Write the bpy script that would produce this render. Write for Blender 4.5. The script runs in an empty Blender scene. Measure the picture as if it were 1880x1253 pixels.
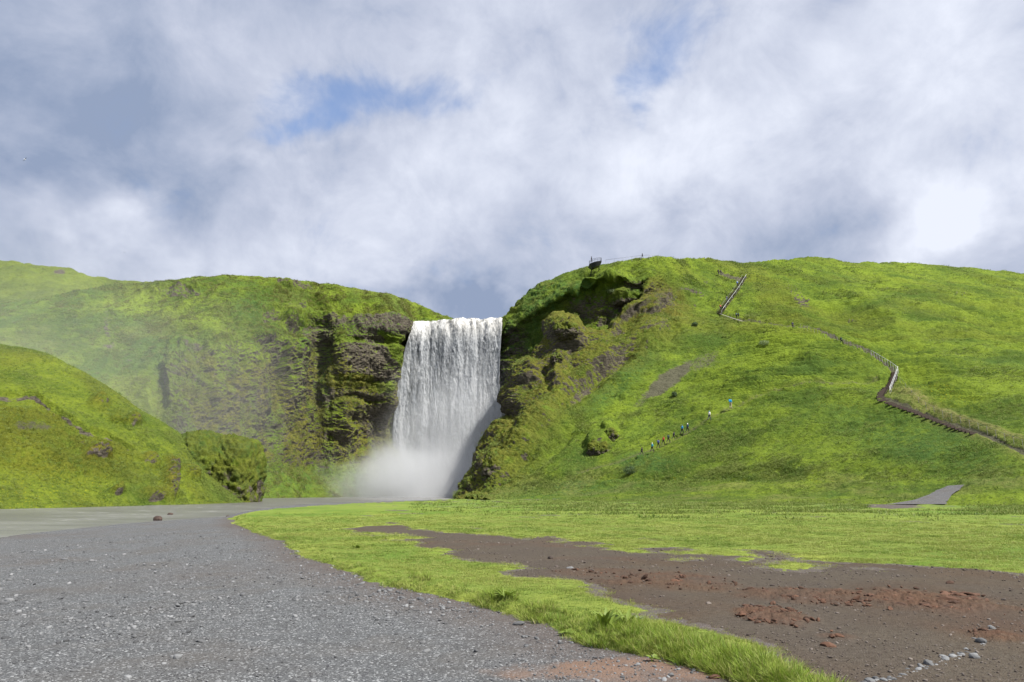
import bpy, math, random
import numpy as np
from mathutils import Vector

rng = np.random.default_rng(7)
random.seed(7)
SC = bpy.context.scene
COL = SC.collection
PI = math.pi

# ------------------------------------------------------------------ camera
F_PX, CXP, CYP, CAM_H = 1253.0, 940.0, 626.5, 1.6
PITCH = math.radians(12.31)
CP, SP = math.cos(PITCH), math.sin(PITCH)
cd = bpy.data.cameras.new('camera')
cd.sensor_width = 36.0
cd.lens = 24.0
cd.clip_start = 0.1
cd.clip_end = 9000
cam = bpy.data.objects.new('camera', cd)
COL.objects.link(cam)
cam.location = (0, 0, CAM_H)
cam.rotation_euler = (PI / 2 + PITCH, 0, 0)
SC.camera = cam

# ------------------------------------------------------------------ sun, exposure
SUN_EL, SUN_AZ = math.radians(50), math.radians(128)      # azimuth clockwise from +Y (camera heading)
sun_dir = Vector((math.sin(SUN_AZ) * math.cos(SUN_EL), math.cos(SUN_AZ) * math.cos(SUN_EL), math.sin(SUN_EL)))
ld = bpy.data.lights.new('sun', 'SUN')
ld.energy = 5.0
ld.angle = math.radians(0.7)
ld.color = (1.0, 0.95, 0.86)
sun = bpy.data.objects.new('sun', ld)
COL.objects.link(sun)
sun.rotation_euler = (-sun_dir).to_track_quat('-Z', 'Y').to_euler()
sun.location = (60, -60, 120)
SC.view_settings.view_transform = 'Standard'
SC.view_settings.look = 'None'
SC.view_settings.exposure = 0.92
SC.view_settings.gamma = 1.0
SC.view_settings.use_curve_mapping = False
SC.cycles.use_denoising = True
SC.cycles.max_bounces = 6
SC.cycles.transparent_max_bounces = 12
SC.cycles.volume_bounces = 2
SC.cycles.volume_step_rate = 2.0
SC.cycles.volume_max_steps = 128


def proj(P):
    """world points (n,3) -> pixel of the photograph (used only to lay out what lies where on the hills)"""
    x = P[..., 0]
    y = P[..., 1]
    z = P[..., 2] - CAM_H
    zc = np.maximum(y * CP + z * SP, 0.01)
    yc = -y * SP + z * CP
    return CXP + F_PX * x / zc, CYP - F_PX * yc / zc


def ray(px, py):
    a = (px - CXP) / F_PX
    b = (CYP - py) / F_PX
    return np.array([a, CP - b * SP, SP + b * CP])


def at(px, py, D):
    d = ray(px, py)
    s = D / d[1]
    return np.array([d[0] * s, D, CAM_H + d[2] * s])


def atz(px, D, z):
    zc = D * CP + (z - CAM_H) * SP
    return np.array([(px - CXP) / F_PX * zc, D, z])


def gp(px, py, z=0.0):
    d = ray(px, py)
    s = (z - CAM_H) / d[2]
    return (d[0] * s, d[1] * s)


# ------------------------------------------------------------------ node helper
class NT:
    def __init__(self, tree):
        self.t = tree
        self.n = tree.nodes
        self.l = tree.links

    def node(self, kind, **kw):
        nd = self.n.new(kind)
        for k, v in kw.items():
            setattr(nd, k, v)
        return nd

    def put(self, sock, v):
        if v is None:
            return
        if hasattr(v, 'is_output') or isinstance(v, bpy.types.NodeSocket):
            self.l.new(v, sock)
        else:
            sock.default_value = v

    def math(self, op, a, b=None, c=None, clamp=False):
        nd = self.node('ShaderNodeMath', operation=op, use_clamp=clamp)
        self.put(nd.inputs[0], a)
        self.put(nd.inputs[1], b)
        self.put(nd.inputs[2], c)
        return nd.outputs[0]

    def vmath(self, op, a, b=None):
        nd = self.node('ShaderNodeVectorMath', operation=op)
        self.put(nd.inputs[0], a)
        self.put(nd.inputs[1], b)
        return nd.outputs['Value'] if op in ('LENGTH', 'DOT_PRODUCT', 'DISTANCE') else nd.outputs[0]

    def noise(self, vec, scale, detail=4, rough=0.55, dist=0.0, color=False, dim='3D'):
        nd = self.node('ShaderNodeTexNoise', noise_dimensions=dim)
        self.put(nd.inputs['Vector'], vec)
        self.put(nd.inputs['Scale'], scale)
        self.put(nd.inputs['Detail'], detail)
        self.put(nd.inputs['Roughness'], rough)
        self.put(nd.inputs['Distortion'], dist)
        return nd.outputs['Color'] if color else nd.outputs['Fac']

    def voro(self, vec, scale, feature='F1', out='Distance', rand=1.0):
        nd = self.node('ShaderNodeTexVoronoi', feature=feature)
        self.put(nd.inputs['Vector'], vec)
        self.put(nd.inputs['Scale'], scale)
        self.put(nd.inputs['Randomness'], rand)
        return nd.outputs[out]

    def ramp(self, v, a, b, c=0.0, d=1.0, smooth=True):
        nd = self.node('ShaderNodeMapRange', interpolation_type='SMOOTHSTEP' if smooth else 'LINEAR')
        self.put(nd.inputs[0], v)
        for i, k in enumerate((a, b, c, d)):
            self.put(nd.inputs[i + 1], k)
        return nd.outputs[0]

    def mix(self, f, a, b, mode='MIX'):
        nd = self.node('ShaderNodeMix', data_type='RGBA', blend_type=mode)
        self.put(nd.inputs[0], f)
        self.put(nd.inputs[6], a if not isinstance(a, tuple) else (*a[:3], 1))
        self.put(nd.inputs[7], b if not isinstance(b, tuple) else (*b[:3], 1))
        return nd.outputs[2]

    def mapping(self, vec, scale=(1, 1, 1), rot=(0, 0, 0), loc=(0, 0, 0)):
        nd = self.node('ShaderNodeMapping')
        self.put(nd.inputs[0], vec)
        nd.inputs['Location'].default_value = loc
        nd.inputs['Rotation'].default_value = rot
        nd.inputs['Scale'].default_value = scale
        return nd.outputs[0]


def material(name):
    m = bpy.data.materials.new(name)
    m.use_nodes = True
    m.node_tree.nodes.clear()
    n = NT(m.node_tree)
    out = n.node('ShaderNodeOutputMaterial')
    return m, n, out


def principled(n, out, color, rough=0.9, bump=None, bstr=0.5, bdist=0.1, spec=0.25, **kw):
    b = n.node('ShaderNodeBsdfPrincipled')
    n.put(b.inputs['Base Color'], color if not isinstance(color, tuple) else (*color[:3], 1))
    n.put(b.inputs['Roughness'], rough)
    b.inputs['Specular IOR Level'].default_value = spec
    for k, v in kw.items():
        n.put(b.inputs[k.replace('_', ' ')], v)
    if bump is not None:
        bn = n.node('ShaderNodeBump')
        bn.inputs['Strength'].default_value = bstr
        bn.inputs['Distance'].default_value = bdist
        n.put(bn.inputs['Height'], bump)
        n.l.new(bn.outputs[0], b.inputs['Normal'])
    n.l.new(b.outputs[0], out.inputs['Surface'])
    return b


def simple_mat(name, color, rough=0.8, var=0.15, scale=8.0, spec=0.3, metallic=0.0):
    m, n, out = material(name)
    tc = n.node('ShaderNodeTexCoord').outputs['Object']
    k = n.noise(tc, scale, 4, 0.6)
    lo = tuple(c * (1 - var) for c in color)
    hi = tuple(min(1, c * (1 + var)) for c in color)
    principled(n, out, n.mix(n.ramp(k, .3, .7), lo, hi), rough, k, 0.2, 0.01, spec, Metallic=metallic)
    return m


# ------------------------------------------------------------------ sky
W = bpy.data.worlds.new('World')
SC.world = W
W.use_nodes = True
W.node_tree.nodes.clear()
n = NT(W.node_tree)
wo = n.node('ShaderNodeOutputWorld')
bg = n.node('ShaderNodeBackground')
n.l.new(bg.outputs[0], wo.inputs[0])
bg.inputs['Strength'].default_value = 0.10
sky = n.node('ShaderNodeTexSky', sky_type='NISHITA')
sky.sun_disc = False
sky.sun_elevation = SUN_EL
sky.sun_rotation = SUN_AZ
sky.altitude = 50
sky.air_density = 1.0
sky.dust_density = 0.4
sky.ozone_density = 2.0
dirv = n.node('ShaderNodeTexCoord').outputs['Generated']
sep = n.node('ShaderNodeSeparateXYZ')
n.put(sep.inputs[0], dirv)
up = sep.outputs[2]
# cloud deck coordinates: the direction cast on a high sheet, so clouds shrink towards the horizon
den = n.math('ADD', n.math('MAXIMUM', up, 0.0), 0.28)
cx = n.math('DIVIDE', sep.outputs[0], den)
cy = n.math('DIVIDE', sep.outputs[1], den)
cmb = n.node('ShaderNodeCombineXYZ')
n.put(cmb.inputs[0], cx)
n.put(cmb.inputs[1], cy)
deck = n.mapping(cmb.outputs[0], (1.0, 0.75, 1), (0, 0, 0.35))
warp = n.noise(dirv, 2.2, 5, 0.6, color=True)
wv = n.vmath('SCALE', n.vmath('SUBTRACT', warp, (0.5, 0.5, 0.5)))
wv.node.inputs['Scale'].default_value = 0.30
wdir = n.vmath('ADD', dirv, wv)
warp2 = n.noise(dirv, 9, 4, 0.6, color=True)
wv2 = n.vmath('SCALE', n.vmath('SUBTRACT', warp2, (0.5, 0.5, 0.5)))
wv2.node.inputs['Scale'].default_value = 0.12
wdir = n.vmath('ADD', wdir, wv2)
big = n.noise(deck, 1.5, 7, 0.52, 0.5)
mid = n.noise(deck, 4.0, 6, 0.55, 0.3)
fine = n.noise(dirv, 9, 6, 0.62, 0.35)


def blob_sum(items):
    tot = None
    for (px, py, rx, ry, amp) in items:
        d = ray(px, py)
        d = d / np.linalg.norm(d)
        sx, sz = F_PX / rx, F_PX / ry
        v = n.vmath('MULTIPLY', n.vmath('SUBTRACT', wdir, tuple(d)), (sx, (sx + sz) * .5, sz))
        r = n.vmath('LENGTH', v)
        g = n.ramp(r, 0.0, 1.6, amp, 0.0)
        tot = g if tot is None else n.math('ADD', tot, g)
    return tot


holes = blob_sum([(730, 205, 180, 60, .52), (600, 135, 50, 30, .24), (1225, 85, 85, 75, .50), (1165, 150, 70, 36, .32),
                  (840, 250, 70, 26, .24), (1430, 270, 50, 32, .26), (340, 300, 160, 60, .16), (640, 232, 60, 22, .2),
                  (590, 235, 130, 26, .26), (1330, 330, 90, 50, .10), (700, 170, 260, 120, .10), (1000, 480, 60, 60, .14)])
bright = blob_sum([(190, 425, 130, 60, .55), (1750, 420, 130, 60, .46), (1850, 440, 60, 40, .15), (1250, 230, 260, 110, .22), (1700, 90, 350, 150, .30),
                   (640, 480, 260, 110, .33), (640, 290, 150, 22, .35), (1120, 300, 300, 120, .22), (700, 60, 300, 100, .12),
                   (1830, 330, 120, 160, .3), (1000, 400, 300, 100, .15)])
dark = blob_sum([(40, 60, 430, 260, .33), (200, 270, 330, 110, .12), (1500, 430, 240, 60, .22), (960, 460, 110, 90, .22),
                 (830, 560, 200, 70, .30), (1330, 130, 130, 90, .12), (50, 380, 120, 120, .2), (450, 360, 150, 60, .16), (850, 560, 170, 36, .34)])
cover = n.math('SUBTRACT', n.math('ADD', n.math('MULTIPLY', big, 0.35), n.math('ADD', n.math('MULTIPLY', mid, 0.55), n.math('MULTIPLY', n.math('SUBTRACT', fine, .23), 0.95))), holes)
cover = n.ramp(cover, 0.0, 0.62, 0.24, 1.0)
cover = n.math('MAXIMUM', cover, 0.0)
lum = n.math('ADD', n.math('MULTIPLY', n.math('SUBTRACT', mid, 0.5), 0.9), n.math('MULTIPLY', n.math('SUBTRACT', fine, 0.5), 0.95))
lum = n.math('ADD', n.math('ADD', lum, 0.46), n.math('SUBTRACT', bright, dark), clamp=True)
c1 = n.mix(n.ramp(lum, 0.0, 0.5, smooth=False), (1.60, 1.98, 2.82), (2.98, 3.24, 3.98))
c2 = n.mix(n.ramp(lum, 0.5, 1.0, smooth=False), c1, (4.55, 4.78, 5.4))
skyc = n.mix(1.0, sky.outputs[0], (1.0, 1.05, 1.15), 'MULTIPLY')
allsky = n.mix(cover, skyc, c2)
n.put(bg.inputs['Color'], allsky)
W.cycles.sampling_method = 'MANUAL'
W.cycles.sample_map_resolution = 512

# ------------------------------------------------------------------ numpy noise
_perm = rng.permutation(256).astype(np.int32)
_perm = np.concatenate([_perm, _perm, _perm])
_g = rng.normal(size=(256, 3))
_g = (_g / np.linalg.norm(_g, axis=1)[:, None]).astype(np.float32)


def perlin(P):
    P = P.astype(np.float32)
    i = np.floor(P).astype(np.int32)
    f = P - i
    i &= 255
    u = f * f * f * (f * (f * 6 - 15) + 10)
    X, Y, Z = i[:, 0], i[:, 1], i[:, 2]
    res = 0
    for dx in (0, 1):
        wx = u[:, 0] if dx else 1 - u[:, 0]
        px_ = _perm[X + dx]
        for dy in (0, 1):
            wy = u[:, 1] if dy else 1 - u[:, 1]
            pxy = _perm[px_ + Y + dy]
            for dz in (0, 1):
                wz = u[:, 2] if dz else 1 - u[:, 2]
                g = _g[_perm[pxy + Z + dz]]
                d = g[:, 0] * (f[:, 0] - dx) + g[:, 1] * (f[:, 1] - dy) + g[:, 2] * (f[:, 2] - dz)
                res = res + wx * wy * wz * d
    return res * 1.6


def fbm(P, size, octaves=4, gain=0.5, off=0.0, ridge=False):
    s = 0
    a = 1.0
    t = 0.0
    Q = P / size + off
    for k in range(octaves):
        v = perlin(Q)
        if ridge:
            v = 1 - 2 * np.abs(v)
        s = s + a * v
        t += a
        a *= gain
        Q = Q * 2.03 + 17.3
    return s / t


def sm(a, b, x):
    t = np.clip((x - a) / (b - a), 0, 1)
    return t * t * (3 - 2 * t)


# ------------------------------------------------------------------ object helpers
def tag(o, label=None, cat=None, group=None, kind=None):
    if label:
        o['label'] = label
    if cat:
        o['category'] = cat
    if group:
        o['group'] = group
    if kind:
        o['kind'] = kind
    return o


def mesh_obj(name, V, Fq, mat, parent=None, smooth=True, attrs=None, link=True):
    """V (n,3), Fq (m,4) or (m,3) int array"""
    V = np.ascontiguousarray(V, dtype=np.float32)
    Fq = np.ascontiguousarray(Fq, dtype=np.int32)
    me = bpy.data.meshes.new(name)
    k = Fq.shape[1]
    me.vertices.add(len(V))
    me.vertices.foreach_set('co', V.ravel())
    me.loops.add(len(Fq) * k)
    me.loops.foreach_set('vertex_index', Fq.ravel())
    me.polygons.add(len(Fq))
    me.polygons.foreach_set('loop_start', np.arange(0, len(Fq) * k, k, dtype=np.int32))
    me.polygons.foreach_set('loop_total', np.full(len(Fq), k, dtype=np.int32))
    me.polygons.foreach_set('use_smooth', np.full(len(Fq), smooth, dtype=bool))
    if attrs:
        for an, arr in attrs.items():
            at_ = me.attributes.new(an, 'FLOAT_COLOR', 'POINT')
            at_.data.foreach_set('color', np.ascontiguousarray(arr, dtype=np.float32).ravel())
    me.update(calc_edges=True)
    if mat:
        me.materials.append(mat)
    o = bpy.data.objects.new(name, me)
    if link:
        COL.objects.link(o)
    if parent:
        o.parent = parent
    return o


class MB:
    """collects simple closed shapes, then builds one mesh"""
    def __init__(s):
        s.v, s.f = [], []

    def add(s, vs, fs):
        b = len(s.v)
        s.v += [tuple(map(float, v)) for v in vs]
        s.f += [tuple(b + i for i in f) for f in fs]

    def box(s, c, size, R=None):
        vs = []
        for x in (-.5, .5):
            for y in (-.5, .5):
                for z in (-.5, .5):
                    p = np.array([x * size[0], y * size[1], z * size[2]])
                    if R is not None:
                        p = R @ p
                    vs.append(p + np.array(c))
        s.add(vs, [(0, 1, 3, 2), (4, 6, 7, 5), (0, 4, 5, 1), (2, 3, 7, 6), (0, 2, 6, 4), (1, 5, 7, 3)])

    def tube(s, pts, rad, nseg=6):
        pts = [np.array(p, float) for p in pts]
        if not hasattr(rad, '__len__'):
            rad = [rad] * len(pts)
        rings = []
        for i, p in enumerate(pts):
            a = pts[min(i + 1, len(pts) - 1)] - pts[max(i - 1, 0)]
            a /= (np.linalg.norm(a) + 1e-9)
            r = np.array([0, 0, 1.0]) if abs(a[2]) < .9 else np.array([1.0, 0, 0])
            u = np.cross(a, r)
            u /= np.linalg.norm(u)
            w = np.cross(a, u)
            rr = rad[i] if hasattr(rad[i], '__len__') else (rad[i], rad[i])
            rings.append([p + u * rr[0] * math.cos(t) + w * rr[1] * math.sin(t) for t in np.arange(nseg) * 2 * PI / nseg])
        vs = [v for r_ in rings for v in r_]
        fs = []
        for i in range(len(pts) - 1):
            for j in range(nseg):
                k = (j + 1) % nseg
                fs.append((i * nseg + j, i * nseg + k, (i + 1) * nseg + k, (i + 1) * nseg + j))
        fs.append(tuple(range(nseg))[::-1])
        fs.append(tuple((len(pts) - 1) * nseg + j for j in range(nseg)))
        s.add(vs, fs)

    def build(s, name, mat, parent=None, smooth=False):
        me = bpy.data.meshes.new(name)
        me.from_pydata(s.v, [], s.f)
        me.update()
        if smooth:
            for p in me.polygons:
                p.use_smooth = True
        if mat:
            me.materials.append(mat)
        o = bpy.data.objects.new(name, me)
        COL.objects.link(o)
        if parent:
            o.parent = parent
        return o


def grid_faces(nu, nv):
    i = np.arange(nu * nv).reshape(nu, nv)
    return np.stack([i[:-1, :-1], i[1:, :-1], i[1:, 1:], i[:-1, 1:]], -1).reshape(-1, 4)


def crspline(A, n_out, dens=None):
    """Catmull-Rom through A (k, ...), n_out samples along axis 0. dens: relative sample density per span"""
    k = A.shape[0]
    if dens is None:
        t = np.linspace(0, k - 1, n_out)
    else:
        dens = np.interp(np.linspace(0, 1, k - 1), np.linspace(0, 1, len(dens)), dens)
        c = np.concatenate([[0], np.cumsum(dens)]).astype(float)
        t = np.interp(np.linspace(0, c[-1], n_out), c, np.arange(k))
    i = np.clip(np.floor(t).astype(int), 0, k - 2)
    f = (t - i).reshape((-1,) + (1,) * (A.ndim - 1))
    Ap = np.concatenate([2 * A[:1] - A[1:2], A, 2 * A[-1:] - A[-2:-1]], 0)
    p0, p1, p2, p3 = Ap[i], Ap[i + 1], Ap[i + 2], Ap[i + 3]
    tau = 0.42
    m1, m2 = tau * (p2 - p0), tau * (p3 - p1)
    f2, f3 = f * f, f * f * f
    return (2 * f3 - 3 * f2 + 1) * p1 + (f3 - 2 * f2 + f) * m1 + (-2 * f3 + 3 * f2) * p2 + (f3 - f2) * m2


def normals(G):
    du = np.gradient(G, axis=0)
    dv = np.gradient(G, axis=1)
    N = np.cross(du, dv)
    N /= (np.linalg.norm(N, axis=2, keepdims=True) + 1e-9)
    return N


class Surf:
    """a sheet of hillside through columns of control points (foot -> crest), displaced in relief"""
    def __init__(s, cols, nu, nv, flip=False, du=None, dv=None):
        A = np.array(cols, float)
        G = crspline(A, nu, du)
        G = crspline(G.transpose(1, 0, 2), nv, dv).transpose(1, 0, 2)
        s.G, s.nu, s.nv = G, nu, nv
        s.sgn = 1.0
        N = normals(G)
        # face the camera on average
        v = np.array([0, 0, CAM_H]) - G
        if np.mean(np.sum(N * v, 2)) < 0:
            s.sgn = -1.0
        s.flip = s.sgn < 0

    def N(s):
        return (normals(s.G) * s.sgn).reshape(-1, 3)

    @property
    def P(s):
        return s.G.reshape(-1, 3)

    def push(s, amt, N=None):
        if N is None:
            N = s.N()
        s.G = (s.P + N * np.asarray(amt)[:, None]).reshape(s.G.shape)

    def move(s, vec):
        s.G = (s.P + vec).reshape(s.G.shape)

    def build(s, name, mat, attrs):
        Fq = grid_faces(s.nu, s.nv)
        if s.flip:
            Fq = Fq[:, ::-1]
        o = mesh_obj(name, s.P, Fq, mat, attrs=attrs)
        s.pxy = np.stack(proj(s.P), 1)
        return o

    def find(s, px, py):
        """point of the hillside seen at this place in the photograph (nearest to the camera)"""
        d = np.hypot(s.pxy[:, 0] - px, s.pxy[:, 1] - py)
        c = np.argpartition(d, 12)[:12]
        c = c[d[c] < d[c].min() + 2.0]
        return s.P[c[np.argmin(s.P[c, 1])]].copy()


def slope_col(pts, D0, D1, offs=None, apron=None, back=True):
    """column of a straight slope: first pixel is the foot at D0, last is the crest at D1"""
    a = at(*pts[0], D0)
    b = at(*pts[-1], D1)
    m = (b[2] - a[2]) / (D1 - D0)
    out = []
    for k, (x, y) in enumerate(pts):
        d = ray(x, y)
        e = d[2] / d[1]
        if k == 0:
            D = D0
        elif k == len(pts) - 1:
            D = D1
        else:
            D = (a[2] - CAM_H - D0 * m) / (e - m)
        if offs:
            D += offs[k]
        out.append(at(x, y, D))
    if apron:
        out = [atz(*apron)] + out
    if back:
        c = out[-1]
        out.append(c + np.array([c[0] * .04, 10, -0.6]))
        out.append(c + np.array([c[0] * .2, 60, -4]))
    return out


def back_rows(col):
    c = col[-1]
    return col + [c + np.array([c[0] * .04, 10, -0.6]), c + np.array([c[0] * .2, 60, -4])]


# pixel-layout masks -------------------------------------------------
def pblob(px, py, cx, cy, rx, ry, rot=0.0, soft=0.5):
    a = math.radians(rot)
    dx, dy = px - cx, py - cy
    u = (dx * math.cos(a) + dy * math.sin(a)) / rx
    v = (-dx * math.sin(a) + dy * math.cos(a)) / ry
    return 1 - sm(1 - soft, 1 + soft, np.sqrt(u * u + v * v))


def pline(px, py, pts, w, soft=0.6):
    """distance mask to a polyline"""
    best = np.full(px.shape, 1e9)
    for (x0, y0), (x1, y1) in zip(pts[:-1], pts[1:]):
        dx, dy = x1 - x0, y1 - y0
        t = np.clip(((px - x0) * dx + (py - y0) * dy) / (dx * dx + dy * dy), 0, 1)
        best = np.minimum(best, np.hypot(px - x0 - t * dx, py - y0 - t * dy))
    return 1 - sm(w * (1 - soft), w * (1 + soft), best)


def blobs(px, py, lst):
    r = np.zeros(px.shape)
    for b in lst:
        amp = b[6] if len(b) > 6 else 1.0
        rot = b[4] if len(b) > 4 else 0
        soft = b[5] if len(b) > 5 else .5
        r = np.maximum(r, amp * pblob(px, py, b[0], b[1], b[2], b[3], rot, soft))
    return r


def wobble(P, px, py, amp=10, size=6.0):
    return px + amp * fbm(P, size, 4, .6, 3.3), py + amp * fbm(P, size, 4, .6, 71.1)

#@@HILLMAT
# ------------------------------------------------------------------ hillside material
def hill_material(name, grassA=(.152, .212, .020), grassB=(.062, .104, .014), moss=(.142, .142, .026), rock=(.105, .092, .074),
                  lush=(.045, .100, .024), dry=(.17, .165, .06), dirt=(.088, .086, .056)):
    m, n, out = material(name)
    geo = n.node('ShaderNodeNewGeometry')
    P = geo.outputs['Position']
    a1 = n.node('ShaderNodeAttribute', attribute_name='mk')
    a2 = n.node('ShaderNodeAttribute', attribute_name='mk2')
    s1 = n.node('ShaderNodeSeparateColor')
    n.put(s1.inputs[0], a1.outputs['Color'])
    s2 = n.node('ShaderNodeSeparateColor')
    n.put(s2.inputs[0], a2.outputs['Color'])
    r_, mo, da = s1.outputs
    di, dr, lu = s2.outputs
    n1 = n.noise(P, 0.06, 5, 0.6)
    n2 = n.noise(P, 0.45, 5, 0.65)
    n3 = n.noise(P, 3.5, 3, 0.7)
    pm = n.mapping(P, (1, 1, 2.6))
    n4 = n.noise(pm, 1.3, 4, 0.7)
    f = n.math('ADD', n.math('MULTIPLY', n1, .65), n.math('ADD', n.math('MULTIPLY', n2, .30), n.math('MULTIPLY', n3, .15)))
    g = n.mix(n.ramp(f, .44, .66), grassB, grassA)
    g = n.mix(n.math('MULTIPLY', n.ramp(n4, .55, .78), .55), g, dry)
    g = n.mix(n.math('MULTIPLY', n.ramp(n4, .52, .28), .70), g, (.024, .050, .008))  # dark green patches paint the shading of the terraces into the grass
    nl = n.noise(P, .9, 4, .65)
    g = n.mix(n.math('MULTIPLY', lu, n.ramp(nl, .3, .6)), g, lush)
    g = n.mix(n.math('MULTIPLY', dr, n.ramp(n4, .3, .6)), g, dry)
    mc = n.mix(n.ramp(n.noise(P, 1.6, 4, .7), .35, .65), moss, tuple(c * .5 for c in moss))
    mc = n.mix(n.math('MULTIPLY', n.ramp(n2, .5, .7), .6), mc, (.055, .105, .012))
    g = n.mix(n.math('MULTIPLY', mo, n.ramp(n.noise(P, .35, 4, .6), .2, .5)), g, mc)
    rv = n.noise(n.mapping(P, (.6, .6, 3.0)), 1.2, 5, .7)
    rc = n.mix(n.ramp(rv, .35, .65), tuple(c * .45 for c in rock), tuple(c * 1.35 for c in rock))
    rf = n.ramp(n.math('ADD', r_, n.math('MULTIPLY', n.math('SUBTRACT', n.noise(P, .8, 5, .7), .5), .9)), .42, .62)
    g = n.mix(rf, g, rc)
    df = n.ramp(n.math('ADD', di, n.math('MULTIPLY', n.math('SUBTRACT', n.noise(P, 1.5, 4, .7), .5), .8)), .4, .65)
    dc = n.mix(n3, tuple(c * .5 for c in dirt), tuple(c * 1.5 for c in dirt))
    g = n.mix(df, g, dc)
    g = n.mix(da, g, n.mix(1.0, g, (.42, .5, .6), 'MULTIPLY'))
    fl = n.math('MULTIPLY', a2.outputs['Alpha'], n.ramp(n.noise(P, 5, 2, .5), .62, .70))
    g = n.mix(fl, g, (.42, .36, .01))
    bh = n.math('ADD', n.noise(P, 2.2, 4, .75), n.math('MULTIPLY', n.noise(P, 9, 3, .7), .35))
    principled(n, out, g, .92, bh, 1.0, .5, .10)
    return m


M_hill = hill_material('hill_grass')
#@@END

# ------------------------------------------------------------------ hill relief common
def grass_relief(P, terr=None, amp=1.0, lumps=1.0):
    d = 2.2 * fbm(P, 26, 3, .5, 5) * amp
    d += 1.1 * fbm(P, 8, 3, .55, 9) * amp
    d += .34 * lumps * fbm(P * np.array([.55, .55, 1.3]), 2.4, 3, .6, 13)
    d += .20 * fbm(P * np.array([1, 1, 1.8]), .9, 2, .6, 21)
    if terr is not None:
        ph = P[:, 2] * (1 / 1.35) + 1.0 * fbm(P, 15, 2, .5, 31) + .50 * fbm(P * np.array([.45, .45, 1]), 3, 2, .5, 37)
        saw = ph - np.floor(ph)
        d += terr * .95 * (saw ** 1.4 - .4)
    return d


def pack(*ch):
    ch = [np.clip(c, 0, 1) for c in ch]
    return np.stack(ch, 1)

# ================================================================== RIGHT HILL
PATH_L = [(1628, 927), (1680, 919), (1704, 909), (1722, 900), (1742, 893)]
PATH_R = [(1738, 927), (1740, 919), (1748, 909), (1760, 900), (1772, 891)]


def dist_path(px, py, L, R):
    ys = [p[1] for p in L][::-1]
    l = np.interp(py, ys, [p[0] for p in L][::-1])
    r = np.interp(py, ys, [p[0] for p in R][::-1])
    return sm(-14, 0, px - l) * sm(-14, 0, r - px) * sm(886, 891, py) * (py < 940)


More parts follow.
